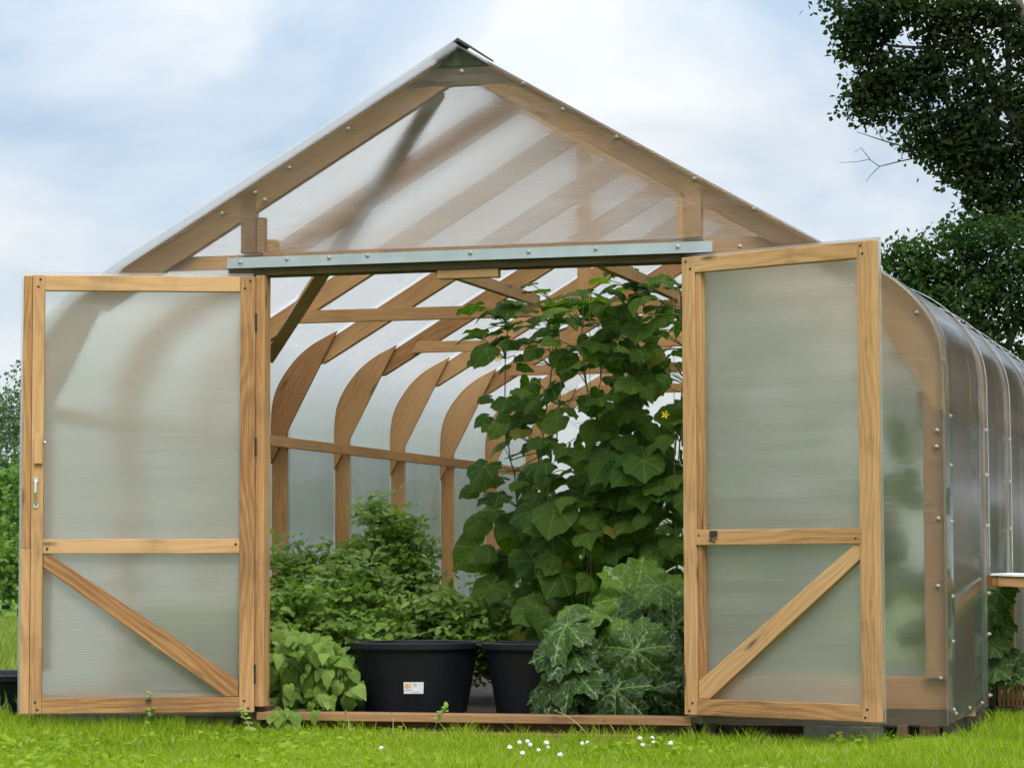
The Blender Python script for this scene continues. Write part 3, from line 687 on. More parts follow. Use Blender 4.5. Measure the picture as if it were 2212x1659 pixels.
for vi_, (vx, vy, sp, top, nl, lab) in enumerate(vines):
    root = empty('cucumber_plant', (vx, vy, .04)); tag(root, lab, 'cucumber plant', 'cucumber vines inside the greenhouse')
    fo = Foliage(); st = MB()
    nstem = 3
    stems = []
    for k in range(nstem):
        pts = []; a0 = random.uniform(0, 6.28); dx = (k-1)*sp*.62; dy = random.uniform(-.12, .12)
        for i in range(15):
            t = i/14; z = t*(top-.04)*(1 if k == 1 else random.uniform(.86, 1.0))
            pts.append(Vector((dx*min(1, t*2.2)+.03*math.sin(a0+t*9), dy*min(1, t*2)+.03*math.cos(a0+t*8), z)))
        stems.append(pts); st.tube(pts, .0065, .003, n=5)
    c = MB(); c.tube([(dx_, 0, top) for dx_ in (0,)] + [(0, 0, 2.14)], .0015, n=4)
    placed = 0; tries = 0
    while placed < nl and tries < 4000:
        tries += 1
        z = .10+(top-.07)*random.random()**.72
        wdt = sp*(1.12-.05*abs(z-1.1)/1.1)
        a = random.uniform(0, 6.28); rr_ = wdt*math.sqrt(random.uniform(.05, 1))
        p = Vector((math.cos(a)*rr_, math.sin(a)*rr_*.8, z))
        wp = p+Vector((vx, vy, .04)); q = cam_px(wp)
        if any(((q[0]-g_[0][0])/g_[1])**2+((q[1]-g_[0][1])/g_[2])**2 < 1.1 for g_ in gaps) and random.random() < .93: continue
        size = random.uniform(.055, .115)*(1.0 if z > 1.25 else 1.25)
        if z < 1.0 and random.random() < .5: size *= 1.15
        outw = Vector((math.cos(a), math.sin(a)*.6-.35, 0))
        tip = outw*.9 + Vector((random.uniform(-.5, .5), random.uniform(-.5, .2), random.uniform(-.75, -.05) if z > .9 else random.uniform(-1.5, -.3)))
        nrm = Vector((random.uniform(-.35, .35), random.uniform(-.9, -.15), random.uniform(.5, 1.1))) if z > .95 else Vector((random.uniform(-.4, .5), random.uniform(-1.3, -.6), random.uniform(.25, .8)))
        if z > top-.25: nrm = Vector((random.uniform(-.3, .3), random.uniform(-.3, .25), 1)); tip.z = random.uniform(-.35, .1)
        fo.add(random.choice(CUC if random.random() < .45 else CUC[4:]), p, tip, nrm, size, random.random()**1.4)
        sp_ = min((s_[i] for s_ in stems for i in range(15)), key=lambda v: (v-p).length+abs(v.z-(p.z-.08))*.6)
        st.tube(bez(sp_, p, 0, 4, (0, 0, .03)), .0032, .0018, n=4)
        placed += 1
    # tendrils and yellowed hanging stalks
    for k in range(16):
        s_ = random.choice(stems); a_ = s_[random.randrange(5, 14)]; ln = random.uniform(.08, .25)
        b_2 = a_+Vector((random.uniform(-.14, .14), random.uniform(-.14, .05), random.uniform(-.1, .16)))
        st.tube(bez(a_, b_2, random.uniform(-.05, .08), 6), .0014, .0008, n=3)
    st.build('stem', STEM, root, smooth=True); fo.build('foliage', LF_VINE, root)
    MB().tube([(0, .01, .05), (0, .01, 2.12)], .0018, n=4).build('twine', TWINE, root)
    for k in range(1 if vi_ in (0, 2) else 0):
        fz = random.uniform(.5, 1.9); fl_ = MB(); px_ = random.uniform(-sp, sp)*.8; pos = Vector((px_, -sp*.75, fz))
        for j in range(5):
            a = j*1.2566; d_ = Vector((math.cos(a), -.25, math.sin(a)))
            e_ = Vector((-math.sin(a), 0, math.cos(a)))
            fl_.poly([pos, pos+d_*.012+e_*.006, pos+d_*.024, pos+d_*.012-e_*.006], [(0, 0)]*4)
        fl_.build('flower', YEL, root)

# ---- squash in front right: leaves placed one by one
zr = empty('squash_plant', (.66, .5, .04)); tag(zr, 'squash plant with large serrated leaves mottled white, spilling over the sill beside the right door', 'squash plant')
fo = Foliage(); st = MB(); crown = Vector((.68, .55, .08))
def zleaf(px, py, y, tx, ty, depth, nrm, size, tint, k=None):
    """petiole end at pixel (px,py) on plane y, tip towards pixel (tx,ty) at plane y+depth"""
    p = Vector(at(px, py, y)); t = Vector(at(tx, ty, y+depth)); d = t-p
    size *= .92
    fo.add(ZUC[k if k is not None else random.randrange(4)], p-Vector(zr.location), d, nrm, size, tint)
    st.tube(bez(crown-Vector(zr.location), p-Vector(zr.location), -.10, 6), .009, .006, n=6)
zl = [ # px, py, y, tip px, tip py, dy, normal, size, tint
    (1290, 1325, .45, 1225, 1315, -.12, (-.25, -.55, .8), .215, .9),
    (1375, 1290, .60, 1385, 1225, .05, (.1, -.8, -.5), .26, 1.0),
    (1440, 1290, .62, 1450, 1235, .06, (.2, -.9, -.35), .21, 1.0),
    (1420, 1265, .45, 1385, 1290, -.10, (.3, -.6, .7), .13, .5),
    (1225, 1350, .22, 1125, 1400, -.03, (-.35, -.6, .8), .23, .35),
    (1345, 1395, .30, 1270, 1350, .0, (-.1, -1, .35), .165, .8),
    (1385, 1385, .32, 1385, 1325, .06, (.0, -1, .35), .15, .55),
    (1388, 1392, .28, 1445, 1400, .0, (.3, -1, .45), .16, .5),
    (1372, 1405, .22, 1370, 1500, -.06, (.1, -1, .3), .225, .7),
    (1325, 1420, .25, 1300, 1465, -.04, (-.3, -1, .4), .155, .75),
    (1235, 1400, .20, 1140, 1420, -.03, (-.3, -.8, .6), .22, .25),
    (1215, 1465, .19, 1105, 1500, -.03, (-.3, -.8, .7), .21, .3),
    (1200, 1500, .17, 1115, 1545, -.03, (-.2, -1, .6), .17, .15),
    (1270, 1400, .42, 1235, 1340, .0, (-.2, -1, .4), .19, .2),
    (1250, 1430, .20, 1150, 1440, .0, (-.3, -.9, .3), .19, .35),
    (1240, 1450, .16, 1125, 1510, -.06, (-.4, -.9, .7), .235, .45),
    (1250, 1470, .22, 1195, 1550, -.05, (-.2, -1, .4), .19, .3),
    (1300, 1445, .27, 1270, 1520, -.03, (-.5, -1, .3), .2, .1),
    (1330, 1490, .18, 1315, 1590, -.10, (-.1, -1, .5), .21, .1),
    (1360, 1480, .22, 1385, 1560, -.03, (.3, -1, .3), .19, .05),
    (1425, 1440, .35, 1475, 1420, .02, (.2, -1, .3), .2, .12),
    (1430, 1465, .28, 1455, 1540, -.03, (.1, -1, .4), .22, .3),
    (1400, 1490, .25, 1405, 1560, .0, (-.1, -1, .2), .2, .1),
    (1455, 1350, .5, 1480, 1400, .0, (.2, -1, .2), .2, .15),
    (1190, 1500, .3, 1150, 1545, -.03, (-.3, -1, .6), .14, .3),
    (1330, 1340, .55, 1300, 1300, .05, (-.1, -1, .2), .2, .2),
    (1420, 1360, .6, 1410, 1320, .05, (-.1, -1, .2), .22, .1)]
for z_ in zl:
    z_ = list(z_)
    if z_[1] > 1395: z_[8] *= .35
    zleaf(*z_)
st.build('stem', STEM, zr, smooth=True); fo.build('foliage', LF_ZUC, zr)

# ---- small leaved potato bushes on the left
def small_leaf():
    pts = np.array([(0, 0, 0), (.25, .30, .06), (.66, .33, .02), (1, 0, -.20), (.66, -.33, .02), (.25, -.30, .06), (.33, 0, -.01), (.72, 0, -.05)])
    f = np.array([(0, 6, 1), (6, 7, 1), (1, 7, 2), (7, 3, 2), (0, 5, 6), (6, 5, 7), (5, 4, 7), (7, 4, 3)])
    return pts, f
SLV, SLF = small_leaf()
def many(name, mat, parent, P, T, Nn, S, tint, V0=SLV, F0_=SLF):
    """many little leaves at once: P positions, T tip directions, Nn normals, S sizes"""
    T = T/np.linalg.norm(T, axis=1)[:, None]; Nn = Nn-T*np.sum(Nn*T, axis=1)[:, None]; Nn /= np.linalg.norm(Nn, axis=1)[:, None]+1e-9
    B = np.cross(Nn, T); n = len(P); k = len(V0)
    V = (P[:, None, :] + S[:, None, None]*(V0[None, :, 0, None]*T[:, None, :]+V0[None, :, 1, None]*B[:, None, :]+V0[None, :, 2, None]*Nn[:, None, :])).reshape(-1, 3)
    Fq = (F0_[None]+np.arange(n)[:, None, None]*k).reshape(-1, F0_.shape[1])
    return nmesh(name, V, Fq, mat, parent, tint=np.repeat(tint, k))
def bush(loc, rx, ry, h, n, label, size=.058, mat=LF_BUSH, name='potato_plant', cat='potato plant', grp='potato plants on the left bed'):
    root = empty(name, loc); tag(root, label, cat, grp)
    st = MB(); P = []; T = []; Nn = []; S = []; ti = []
    ns = 15
    for k in range(ns):
        a = 6.283*k/ns+random.uniform(-.3, .3); rr_ = random.uniform(.15, 1)**.6
        hh = h*(1-.45*rr_**2)*random.uniform(.82, 1.08)
        end = Vector((math.cos(a)*rx*rr_, math.sin(a)*ry*rr_, hh))
        pts = bez((0, 0, 0), end, 0, 8, (0, 0, h*.22)); st.tube(pts, .006, .002, n=5)
        for j in range(int(n/ns/5*1.9)):
            q = pts[random.randrange(2, 9)] + Vector((random.gauss(0, .05), random.gauss(0, .05), random.gauss(0, .04)))
            if q.z < .03: q.z = .05
            ca = random.uniform(0, 6.28); tilt = random.uniform(-.5, .15); d = Vector((math.cos(ca), math.sin(ca)-.3, tilt)).normalized()
            sd = Vector((-d.y, d.x, 0)); sz = size*random.uniform(.75, 1.25); tt = random.random()
            for (f_, l_, sc_) in ((0, 0, 1.0), (-.9, .55, .8), (-.9, -.55, .8), (-1.8, .5, .65), (-1.8, -.5, .65)):
                P.append(q+d*sz*f_*.9+sd*sz*l_*.35); T.append(d+sd*l_*1.6+Vector((0, 0, random.uniform(-.5, .1)))); Nn.append((random.gauss(0, .3), -.35+random.gauss(0, .3), 1)); S.append(sz*sc_); ti.append(min(1, max(0, tt+random.uniform(-.2, .2))))
    st.build('stem', STEM, root, smooth=True)
    many('foliage', mat, root, np.array(P), np.array(T), np.array(Nn, dtype=float), np.array(S), np.array(ti))
    return root
bush((-1.42, 1.9, .03), .32, .35, .90, 2600, 'tall potato plant at the back left, against the wall of the greenhouse')
bush((-1.05, 1.35, .03), .34, .32, .80, 2600, 'bushy potato plant directly behind the left door jamb')
bush((-1.06, 2.1, .03), .25, .28, 1.12, 2800, 'tallest potato plant, rising to a peak in the middle of the bed')
bush((-.60, 1.55, .03), .36, .32, .66, 2600, 'potato plant right behind the black tub with the sticker')
bush((-.50, 2.55, .03), .42, .32, .70, 2400, 'potato plant at the back between the tub and the cucumber vines')
bush((-1.18, .75, .03), .28, .28, .62, 2000, 'low potato plant at the front corner beside the left door')
bush((-.85, .95, .03), .28, .25, .60, 1900, 'low potato plant left of the tub, behind the bean leaves')
bush((-.15, 1.9, .03), .30, .30, .52, 1500, 'small potato plant beneath the cucumber leaves, over the tub rims')

bush((-1.50, .65, .03), .28, .25, .50, 1500, 'potato plant seen blurred through the sheet of the left door, nearest the door jamb')
bush((-1.85, 1.05, .03), .25, .30, .56, 1300, 'potato plant seen blurred through the left door in the corner by the wall')
bush((-1.80, 2.3, .03), .25, .35, .62, 1300, 'potato plant against the left wall behind the first ribs')

# ---- round leaved nasturtium by the left jamb
nr = empty('bean_plant', (-.80, .35, .035)); tag(nr, 'bean plant with broad pale green leaves creeping over the sill beside the left door', 'bean plant')
fo = Foliage(); st = MB(); poly = [(582, 1370), (640, 1360), (740, 1395), (770, 1440), (786, 1500), (760, 1535), (640, 1545), (635, 1575), (590, 1570), (580, 1500)]
cnt = 0
while cnt < 240:
    px, py = random.uniform(575, 790), random.uniform(1355, 1585)
    if not inside(poly, px, py): continue
    y = random.uniform(.12, .55) if py < 1538 else -.06-random.random()*.04
    p = Vector(at(px, py, y))-Vector(nr.location)
    fo.add(random.choice(OVA), p, (random.uniform(-.6, .6), random.uniform(-.8, .0), random.uniform(-.9, .0)), (random.uniform(-.4, .4), random.uniform(-1.0, -.3), random.uniform(.4, 1)), random.uniform(.040, .075), random.random())
    st.tube(bez((random.uniform(-.1, .1), .05, 0), p, -.05, 4), .003, .0015, n=4); cnt += 1
st.build('stem', STEM, nr, smooth=True); fo.build('foliage', LF_BEAN, nr)

# ---- black tubs
def tub(loc, r_top, r_bot, h, label, sticker=False, sx=1, sy=1):
    root = empty('plastic_tub', loc); tag(root, label, 'tub')
    b = MB()
    b.lathe([(.001, .012), (r_bot-.01, .012), (r_top-.012, h-.004), (r_top+.010, h), (r_top+.020, h-.004), (r_top+.020, h-.030), (r_top+.006, h-.032), (r_top-.004, h-.05), (r_bot, .01), (r_bot-.012, 0), (.001, 0)], 64, sx=sx, sy=sy)
    b.build('body', TUB, root, smooth=False)
    e = MB(); e.lathe([(.001, h-.05), (r_top-.02, h-.05)], 48, sx=sx, sy=sy); e.build('water' if not sticker else 'potting_soil', SOIL, root)
    for sd_ in (-1, 1):
        hm = MB(); hm.tube([(sd_*(r_top+.018)*sx, -.05, h-.012), (sd_*(r_top+.045)*sx, -.045, h-.018), (sd_*(r_top+.045)*sx, .045, h-.018), (sd_*(r_top+.018)*sx, .05, h-.012)], .008, n=6); hm.build('handle', TUB, root)
    return root
T1 = tub((-.385, .52, .05), .300, .245, .345, 'black round plastic tub with a white sticker standing on the sill boards', True)
sk = MB(); a0 = math.atan2(-12.96, 4.23)-R(3)
rz = lambda z: (.245+(.300-.245)*z/.345)
def on_tub(a, z, o=.0015): r_ = rz(z)+.0+o+.0035; return (r_*math.cos(a), r_*math.sin(a), z)
def patch(mb, a1, a2, z1, z2, o, n=8, mi=0):
    for i in range(n):
        b1, b2 = a1+(a2-a1)*i/n, a1+(a2-a1)*(i+1)/n
        mb.poly([on_tub(b1, z1, o), on_tub(b2, z1, o), on_tub(b2, z2, o), on_tub(b1, z2, o)], [(0, 0)]*4, mi)
patch(sk, a0-.175, a0+.175, .105, .160, .002)
sto = sk.build('sticker', WHITE, T1)
dk = MB(); ac, zc = a0-.115, .141
for i in range(14):
    t0_, t1_ = 6.283*i/14, 6.283*(i+1)/14
    dk.poly([on_tub(ac, zc, .003), on_tub(ac+.045*math.cos(t0_), zc+.0125*math.sin(t0_), .003), on_tub(ac+.045*math.cos(t1_), zc+.0125*math.sin(t1_), .003)], [(0, 0)]*3)
dk.build('sticker_emblem', ORANGE, sto)
ln_ = MB(); patch(ln_, a0-.055, a0-.045, .118, .158, .003, 1); patch(ln_, a0-.17, a0-.05, .119, .1215, .003, 4); patch(ln_, a0-.03, a0+.10, .112, .1145, .003, 4); patch(ln_, a0+.0, a0+.05, .149, .152, .003, 3); patch(ln_, a0+.0, a0+.06, .142, .145, .003, 3)
ln_.build('sticker_print', GREYP, sto)
tub((.255, .55, .05), .285, .235, .345, 'black round plastic tub half hidden behind the mottled squash leaves')
tub((-3.04, 1.45, -.01), .42, .37, .20, 'low black plastic tub on the grass at the left edge, behind the left door', sx=1, sy=1)

# ---- slatted crate by the vent, and the plant behind it
cr_ = empty('slatted_crate', (2.24, 2.1, 0)); tag(cr_, 'small weathered crate of upright slats under the open vent at the right edge', 'crate')
for k in range(7):
    MB().box(-.0+.022*k, .017+.022*k, -.006+.002*(k % 2), .006+.002*(k % 2), .035, .17+.012*math.sin(k*2.1), along=2).build('slat', W_FACE, cr_, .002)
MB().box(-.01, .17, .009, .026, .04, .065, along=0).build('bottom_rail', W_OLD, cr_, .002); MB().box(-.01, .17, .009, .026, .12, .145, along=0).build('top_rail', W_OLD, cr_, .002)
MB().box(-.032, -.012, -.02, .25, .03, .20, along=1).build('side_board', W_OLD, cr_, .002)
MB().box(-.01, .17, -.02, .25, .01, .03, along=1).build('floor_board', W_OLD, cr_, .002)
pr = empty('squash_plant', (2.16, 2.1, .04)); tag(pr, 'squash plant peeping out of the open vent in the right wall behind the crate', 'squash plant')
fo = Foliage(); st = MB()
for k in range(30):
    px, py = random.uniform(2136, 2160), random.uniform(1275, 1450)
    if k > 24: px, py = random.uniform(2140, 2205), random.uniform(1420, 1460)
    y = random.uniform(1.75, 2.2) if k <= 24 else 1.8; p = Vector(at(px, py, y))-Vector(pr.location)
    fo.add(random.choice(ZUC), p, (random.uniform(-.4, .8), -.5, random.uniform(-1, -.2)), (random.uniform(-.3, .3), -1, random.uniform(.3, .8)), random.uniform(.05, .11), random.random()*.7)
    st.tube(bez((0, 0, 0), p, -.03, 4), .004, .003, n=4)
st.build('stem', STEM, pr, smooth=True); fo.build('foliage', LF_ZUC, pr)

# ================================================================== TREES
QV = np.array([(0, 0, 0), (.5, .38, .06), (1, 0, -.05), (.5, -.38, .06)]); QF = np.array([(0, 1, 2, 3)])
def tree(name, label, cat, base, blobs, leaf, n_per, mat, trunk_r, limbs, grp=None, z_flat=.8):
    """blobs: (x,y,z,rx,ry,rz) in world metres; leaves fill each blob in little sprays"""
    root = empty(name, base); tag(root, label, cat, grp); B = np.array(base)
    P = []; T = []
    for (x, y, z, rx, ry, rz_) in blobs:
        n = int(n_per*2.6*(rx*rz_))
        nsp = max(6, n//20)
        d = rng.normal(size=(nsp, 3)); d /= np.linalg.norm(d, axis=1)[:, None]; r_ = rng.uniform(.25, 1.08, nsp)**.5
        c = np.array([x, y, z])-B + d*r_[:, None]*np.array([rx, ry, rz_])
        for q, dd in zip(c, d):
            k = rng.integers(12, 28); off = rng.normal(size=(k, 3))*np.array([.40, .40, .22])*leaf*3.2
            P.append(q+off); T.append(dd*.6+rng.normal(size=(k, 3))*.7+np.array([0, 0, -.35]))
    P = np.vstack(P); T = np.vstack(T); n = len(P)
    Nn = rng.normal(size=(n, 3))*.6+np.array([0, -.2, .9]); S = leaf*rng.uniform(.6, 1.25, n)
    tint = np.clip(rng.random(n)*.6+.4*(np.sin(P[:, 0]*2.1+P[:, 2]*1.7)*.5+.5), 0, 1)  # light and shade of the larger clumps painted into the leaf tint
    many('crown', mat, root, P, T, Nn, S, tint, QV, QF)
    t = MB()
    for pts, r0, r1 in limbs: t.tube([Vector(p)-Vector(base) for p in pts], r0, r1, n=8)
    t.build('trunk', BARK, root, smooth=True)
    return root
def px3(px, py, y): return tuple(at(px, py, y))
YT = 47.0; MP = (YT-CAMP[1])/_f[1]/F0      # metres per picture pixel at the big tree
bl = []
def blob(px, py, w, h, y=YT, dy=0, dr=1.0, sc=1.0):
    w *= sc; h *= sc
    p = at(px, py, y+dy); mp = (y-CAMP[1])/_f[1]/F0; return (p[0], p[1], p[2], w*mp, .8*max(w, h)*mp*dr, h*mp)
big = [(1900, 30, 95, 55), (1850, 75, 40, 55), (1880, 110, 50, 40), (1960, 15, 70, 40), (2050, 30, 70, 50), (1880, 195, 50, 32), (1860, 215, 38, 38), (1915, 175, 60, 38), (1975, 150, 50, 40), (2030, 125, 55, 42), (2090, 100, 50, 45), (1905, 245, 42, 25),
       (2040, 190, 60, 28), (2120, 170, 45, 45), (2000, 265, 42, 38), (1975, 300, 30, 40), (2050, 290, 55, 45), (2120, 250, 60, 50), (2190, 190, 40, 50), (2190, 60, 45, 70), (2130, 20, 60, 30),
       (2100, 330, 70, 50), (2180, 330, 60, 60), (2080, 370, 50, 40), (2150, 400, 60, 50), (2200, 440, 45, 60), (2130, 440, 50, 35), (2110, 475, 30, 22), (2185, 480, 45, 30), (1800, 15, 22, 14), (2250, 250, 60, 90), (2260, 100, 60, 90), (2280, 400, 70, 90),
       (2030, 330, 40, 30), (1930, 225, 35, 25), (2000, 195, 35, 22), (2070, 240, 45, 30), (2010, 60, 45, 25)]
for b_ in big: bl.append(blob(*b_, sc=.80))
tb = px3(2420, 1223+60, YT); tb = (tb[0], tb[1], 0.0)
J = lambda *p: [px3(a, b, YT) for a, b in p]
limbs = [(J((2420, 1283), (2410, 900), (2380, 620), (2330, 480)), .42, .30), (J((2330, 480), (2240, 320), (2180, 240), (2120, 150), (2090, 90), (2050, 40)), .17, .05), (J((2330, 480), (2300, 250), (2230, 100), (2200, 0)), .2, .08),
         (J((2240, 320), (2150, 260), (2110, 180), (2090, 130)), .09, .03), (J((2180, 240), (2178, 120), (2170, 20)), .08, .04), (J((2090, 90), (2000, 105), (1930, 100), (1870, 90)), .05, .02),
         (J((2240, 320), (2120, 330), (2030, 330), (1980, 340), (1955, 310), (1950, 280)), .08, .03), (J((1985, 340), (1940, 350), (1900, 360), (1878, 345), (1850, 350), (1812, 352)), .016, .004), (J((1900, 360), (1880, 380), (1870, 395)), .009, .004),
         (J((1955, 318), (1910, 305), (1880, 295), (1850, 285)), .018, .006), (J((1880, 345), (1860, 320), (1845, 330)), .009, .004), (J((1910, 305), (1885, 270), (1870, 280)), .009, .004), (J((1990, 345), (2020, 372), (2060, 380), (2100, 360)), .02, .03),
         (J((1960, 100), (1920, 130), (1895, 160)), .02, .008), (J((2035, 118), (2000, 150), (1990, 160)), .02, .01), (J((2110, 470), (2075, 490), (2050, 505)), .012, .005), (J((2200, 420), (2140, 460), (2110, 470)), .04, .012)]
tree('maple_tree', 'huge dark maple tree overhanging the sky at the upper right', 'tree', tb, bl, .15, 1500, LF_DARK, .4, limbs)
Y2 = 36.0
b2 = [blob(*q, y=Y2) for q in [(1950, 560, 45, 40), (1925, 545, 28, 22), (1985, 590, 60, 50), (2050, 530, 60, 50), (2110, 520, 60, 50), (2180, 530, 60, 60), (2040, 600, 70, 50), (2110, 620, 70, 60), (2180, 640, 70, 70), (2000, 640, 60, 50), (2090, 690, 70, 60), (2180, 740, 70, 60), (2050, 520, 30, 25), (2260, 600, 70, 120), (1960, 610, 40, 30), (2030, 700, 80, 60), (1990, 760, 90, 70), (2090, 800, 90, 80), (1900, 760, 60, 60), (2200, 840, 90, 80), (2000, 880, 110, 80), (2120, 930, 110, 80), (1900, 900, 80, 80)]]
tb2 = px3(2130, 1300, Y2); tb2 = (tb2[0], tb2[1], 0)
J2 = lambda *p: [px3(a, b, Y2) for a, b in p]
tree('ash_tree', 'dark green bushy tree below the maple, behind the curved greenhouse eave', 'tree', tb2, b2, .11, 1300, LF_TREE2, .3,
     [(J2((2130, 1300), (2125, 1000), (2120, 800), (2110, 620)), .22, .08), (J2((2120, 800), (2050, 680), (1990, 600), (1930, 545)), .08, .02), (J2((2122, 860), (2190, 720), (2220, 600)), .09, .03)])
# more big trees of the same row further right: they stand in the reflection of the curved wall
for (x, y, h, r_) in ((6, 40, 14, 4.5), (14, 38, 12, 5), (22, 30, 13, 5.5)):
    bb = [(x+random.uniform(-r_, r_)*.7, y+random.uniform(-r_, r_)*.5, h*random.uniform(.25, .85), r_*.5, r_*.5, h*.17) for _ in range(11)]
    tree('maple_tree', 'dark maple tree of the row right of the greenhouse, mirrored in its curved wall', 'tree', (x, y, 0), bb, .28, 130, LF_DARK, .3, [([(x, y, 0), (x, y, h*.5), (x+.2, y, h*.8)], .35, .1)], 'maple trees right of the greenhouse')
# the treeline far behind the meadow: each with its own size and tone
tl = []
k = 0
random.seed(21)
spec = [(-40, 770, 52, 90, 1), (30, 770, 56, 62, 1), (15, 985, 34, 60, 0), (70, 1010, 33, 70, 0), (-30, 1100, 28, 70, 0), (50, 1180, 27, 60, 0), (140, 900, 46, 80, 0), (230, 960, 42, 80, 1), (330, 930, 48, 80, 0), (430, 985, 40, 70, 0), (540, 960, 50, 80, 1), (650, 1010, 42, 80, 0), (760, 1000, 50, 90, 0), (880, 1020, 44, 80, 1), (1000, 1030, 46, 90, 0), (1130, 1040, 44, 90, 0), (1270, 1020, 50, 90, 1), (1420, 1010, 44, 100, 0), (1570, 1000, 46, 100, 0), (1720, 980, 48, 100, 1), (1860, 1000, 40, 100, 0)]
names = ['tall blue green tree on the skyline at the far left, beside the left door', 'pale green tree behind the left door with its tip above the meadow', 'green bush in the meadow hedge at the left edge', 'green bush of the meadow hedge hidden partly by the left door edge', 'low bush at the left edge above the long grass', 'low bush just behind the left door stile above the long grass']
for i, (px, pt, yy, hw, kind) in enumerate(spec):
    p = at(px, 1225, yy); mp = (yy-CAMP[1])/_f[1]/F0; H = at(px, pt, yy)[2]; rw = hw*mp
    bb = [(p[0], yy, H*.45, rw*1.15, rw, H*.45)]
    for j in range(7):
        a = random.uniform(0, 6.28); q = random.uniform(.4, .9)
        bb.append((p[0]+math.cos(a)*rw*q*.9, yy+math.sin(a)*rw*q*.6, H*random.uniform(.45, .82), rw*random.uniform(.35, .6), rw*.4, H*random.uniform(.12, .2)))
    bb.append((p[0]+random.uniform(-.2, .2)*rw, yy, H*.86, rw*.4, rw*.4, H*.14))
    lab = names[i] if i < len(names) else None
    tree('hedgerow_tree', lab or 'tree of the hedgerow seen blurred through the ribbed sheets', 'tree', (p[0], yy, 0), bb, .13, 170, LF_FAR2 if kind else LF_FAR, .1,
         [([(p[0], yy, 0), (p[0]+.05, yy, H*.4), (p[0]-.05, yy, H*.75)], .10, .03)], 'trees of the hedgerow behind the meadow')

# ================================================================== GRASS
def blades(name, label, n, xr, yr, h, wd, mat, keep=None, lean=.5, hmod=None):
    x = rng.uniform(*xr, n); y = rng.uniform(*yr, n)
    if keep is not None:
        k = keep(x, y); x, y = x[k], y[k]; n = len(x)
    cl = .5+.5*np.sin(x*2.3+np.sin(y*3.1)*1.5)*np.sin(y*2.9+x*.7)
    fine_ = .5+.5*np.sin(x*17+np.sin(y*11)*2)*np.sin(y*19+x*5)
    hh = h*rng.uniform(.55, 1.25, n)*(.75+.35*cl+.25*fine_)
    a = rng.uniform(0, 2*np.pi, n); fx = np.cos(a); fy = np.sin(a)
    la = rng.uniform(0, 2*np.pi, n); lm = lean*rng.uniform(.2, 1.2, n)*hh
    w_ = wd*rng.uniform(.6, 1.3, n)
    b = np.stack([x, y, np.full(n, -.05)], 1)
    if hmod is not None: hh = hh*hmod(x, y)
    s_ = np.stack([fx, fy, np.zeros(n)], 1)*w_[:, None]/2
    dl = np.stack([np.cos(la), np.sin(la), np.zeros(n)], 1)*lm[:, None]
    V = np.stack([b-s_, b+s_, b+s_*.8+dl*.35+np.array([0, 0, .6])*hh[:, None], b-s_*.8+dl*.35+np.array([0, 0, .6])*hh[:, None], b+dl+np.array([0, 0, 1.])*hh[:, None]], 1).reshape(-1, 3)
    i = np.arange(n)[:, None]*5
    Fq = np.concatenate([i+np.array([[0, 1, 2]]), i+np.array([[0, 2, 3]]), i+np.array([[3, 2, 4]])], 1).reshape(-1, 3)
    t = np.clip(rng.random(n)*.62+.33*cl, 0, .94); t[rng.random(n) < .035] = 1.0
    o = nmesh(name, V, Fq, mat, tint=np.repeat(t, 5)); tag(o, label, 'grass', kind='stuff'); return o
inhouse = lambda x, y: ~((x > -2.22) & (x < 2.22) & (y > .02))
dens = lambda x, y: inhouse(x, y) & (rng.random(len(x)) < np.where(y < -.7, 1.0, np.where(y < .05, .85, .6)))
blades('lawn_grass', 'bright green lawn of short grass in front of the greenhouse', 190000, (-3.6, 3.9), (-3.4, .25), .052, .0062, GRASS, dens, .8, lambda x, y: 1+1.0*np.clip((-1.05-x)*4, 0, 1)*np.clip((y+1.2)*1.2, 0, 1)+.5*np.clip((x-2.0)*3, 0, 1))
blades('sill_tufts', 'longer tufts of grass standing against the sill and the blocks', 2600, (-2.4, 2.4), (-.32, -.02), .085, .005, GRASS, lambda x, y: np.sin(x*7+1)*np.sin(x*17) > .05, .9)
blades('side_grass', 'longer green grass along the right wall of the greenhouse', 9000, (2.28, 3.3), (-.3, 3.5), .085, .006, GRASS, inhouse, .7)
blades('meadow_grass', 'long sunlit meadow grass beyond the left door', 60000, (-15, -2.4), (.2, 24), .14, .016, HAY, None, .5)
# broad leaved weeds scattered in the lawn
P = []; n = 9000
x = rng.uniform(-3.4, 3.6, n); y = rng.uniform(-3.2, .0, n); cl = np.sin(x*3.3+1)*np.sin(y*2.7+x)
k = cl > np.where(x < 0, -.25, .35); x, y = x[k], y[k]; n = len(x)
P = np.stack([x, y, rng.uniform(-.02, .012, n)], 1); T = rng.normal(size=(n, 3))*np.array([1, 1, .35])+np.array([0, 0, .25]); Nn = rng.normal(size=(n, 3))*.45+np.array([0, -.2, 1])
o = many('lawn_weeds', GRASS, None, P, T, Nn, rng.uniform(.018, .042, n), np.clip(rng.random(n)*.75, 0, .94)); tag(o, 'broad leaved weeds and clover growing through the lawn', 'weeds', kind='stuff')

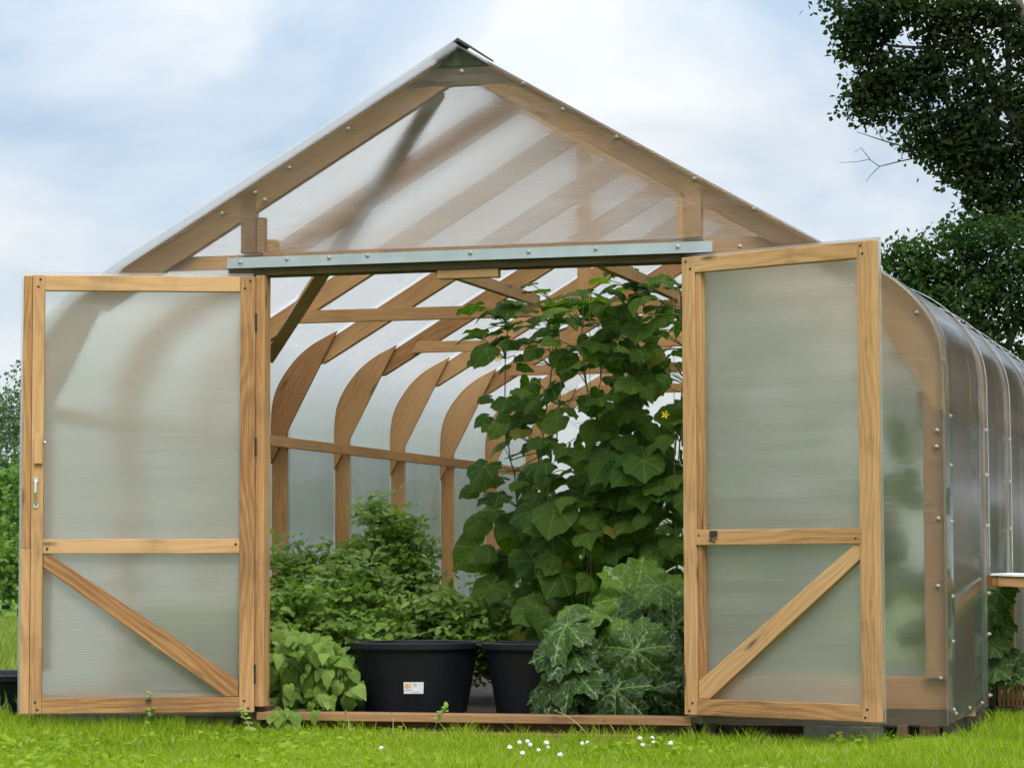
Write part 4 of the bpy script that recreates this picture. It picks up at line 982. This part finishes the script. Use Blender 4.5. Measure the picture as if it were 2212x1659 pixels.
# clover heads
def ground_at(px, py, z=.0):
    d = _ray(px, py); t = (z-CAMP[2])/d[2]; return CAMP+t*d
fl0 = None
def clover(px, py, r_, label):
    global fl0
    p = ground_at(px, py, .0)
    if fl0 is None:
        root = empty('clover_flower'); h = MB()
        h.lathe([(.0005, -.004), (.007, -.004), (.011, .002), (.0115, .007), (.008, .013), (.0005, .016)], 10)
        for q in range(40):
            a = random.uniform(0, 6.28); e = random.uniform(-.2, 1.3); d_ = Vector((math.cos(a)*math.cos(e), math.sin(a)*math.cos(e), math.sin(e)))
            c_ = d_*.010+Vector((0, 0, .005)); s_ = d_.cross(Vector((0, 0, 1.1))).normalized()*.0018
            h.poly([c_-s_, c_+s_, c_+d_*.0055], [(0, 0)]*3)
        h.build('flower_head', PETAL, root); MB().tube([(0, 0, -.05), (.004, 0, -.02), (0, 0, -.003)], .0012, n=4).build('stalk', STEM, root)
        fl0 = root; o = root
    else:
        o = fl0.copy(); col.objects.link(o)
        for ch in fl0.children: c_ = ch.copy(); col.objects.link(c_); c_.parent = o
    o.location = tuple(p); r_ *= .85; o.scale = (r_, r_, r_); o.rotation_euler = (random.uniform(-.3, .3), random.uniform(-.3, .3), random.uniform(0, 6))
    tag(o, label, 'flower', 'white clover flowers in the lawn')
for px, py, r_ in ((1122, 1606, 1), (1140, 1604, 1.1), (1146, 1611, 1), (1180, 1607, 1.2), (1101, 1617, 1.1), (1128, 1629, 1), (1163, 1622, .9), (1184, 1616, .8), (1258, 1608, 1.0), (1270, 1607, 1.1), (1210, 1633, 1.1)):
    clover(px, py, r_, 'white clover flower head in the lawn straight before the two black tubs')
for px, py, r_ in ((1382, 1597, 1.1), (1409, 1596, 1), (1388, 1611, 1), (1412, 1605, .9), (1448, 1608, 1.1)):
    clover(px, py, r_, 'white clover flower head in the lawn before the squash plant')
clover(824, 1618, 1.0, 'lone white clover flower head in the lawn left of the tubs')
for px, py, r_ in ((1807, 1571, 1.2), (1868, 1576, 1.2)): clover(px, py, r_, 'white flower head in the shade under the right door')
# tall stalks by the sill
random.seed(5)
wl = ['dry grass stalk bent over the sill before the squash', 'dry curled stalk before the sill at the right door', 'short seeded stalk near the middle of the sill', 'thin weed with seed heads left of the step board', 'tall leafy weed against the bottom rail of the left door', 'weed sprig at the hinge corner of the left door', 'pale stalk standing in front of the step board', 'leafy sprig between the sill and the black tub', 'dry stalk hanging from under the right door']
for i, (px, py, tx, ty) in enumerate([(1270, 1580, 1200, 1625 if False else 1535), (1412, 1590, 1392, 1552), (1330, 1590, 1305, 1560), (755, 1590, 745, 1540), (322, 1590, 326, 1500), (545, 1585, 510, 1530), (848, 1600, 846, 1545), (930, 1560, 965, 1528), (1552, 1580, 1562, 1545)]):
    a = Vector(ground_at(px, 1583, 0)); 
    if i == 4: a = Vector(at(px, 1570, -.25)); a.z = 0
    yb_ = a.y; b_2 = Vector(at(tx, ty, yb_)); a.z = -.01
    o = empty('weed_stalk', tuple(a)); tag(o, wl[i], 'weed')
    mb = MB(); L_ = bez((0, 0, 0), b_2-a, 0, 6, (.01, 0, .03)); mb.tube(L_, .0022, .0012, n=4); mb.build('stalk', STRAW if i not in (4, 7) else STEM, o)
    P = []; T = []; k = 14 if i in (4, 7, 5) else 7
    for j in range(k):
        q = L_[random.randrange(1, 7)] if k > 7 else L_[-1]+Vector((random.gauss(0, .004), 0, random.gauss(0, .004))); P.append(q); T.append((random.gauss(0, 1), random.gauss(0, 1), random.uniform(0, 1)))
    many('leaf' if k > 7 else 'seed_head', LF_BEAN if k > 7 else HAY, o, np.array(P), np.array(T), np.array([(0, -.5, 1.)]*k), np.full(k, .03 if k > 7 else .012), np.full(k, .6))
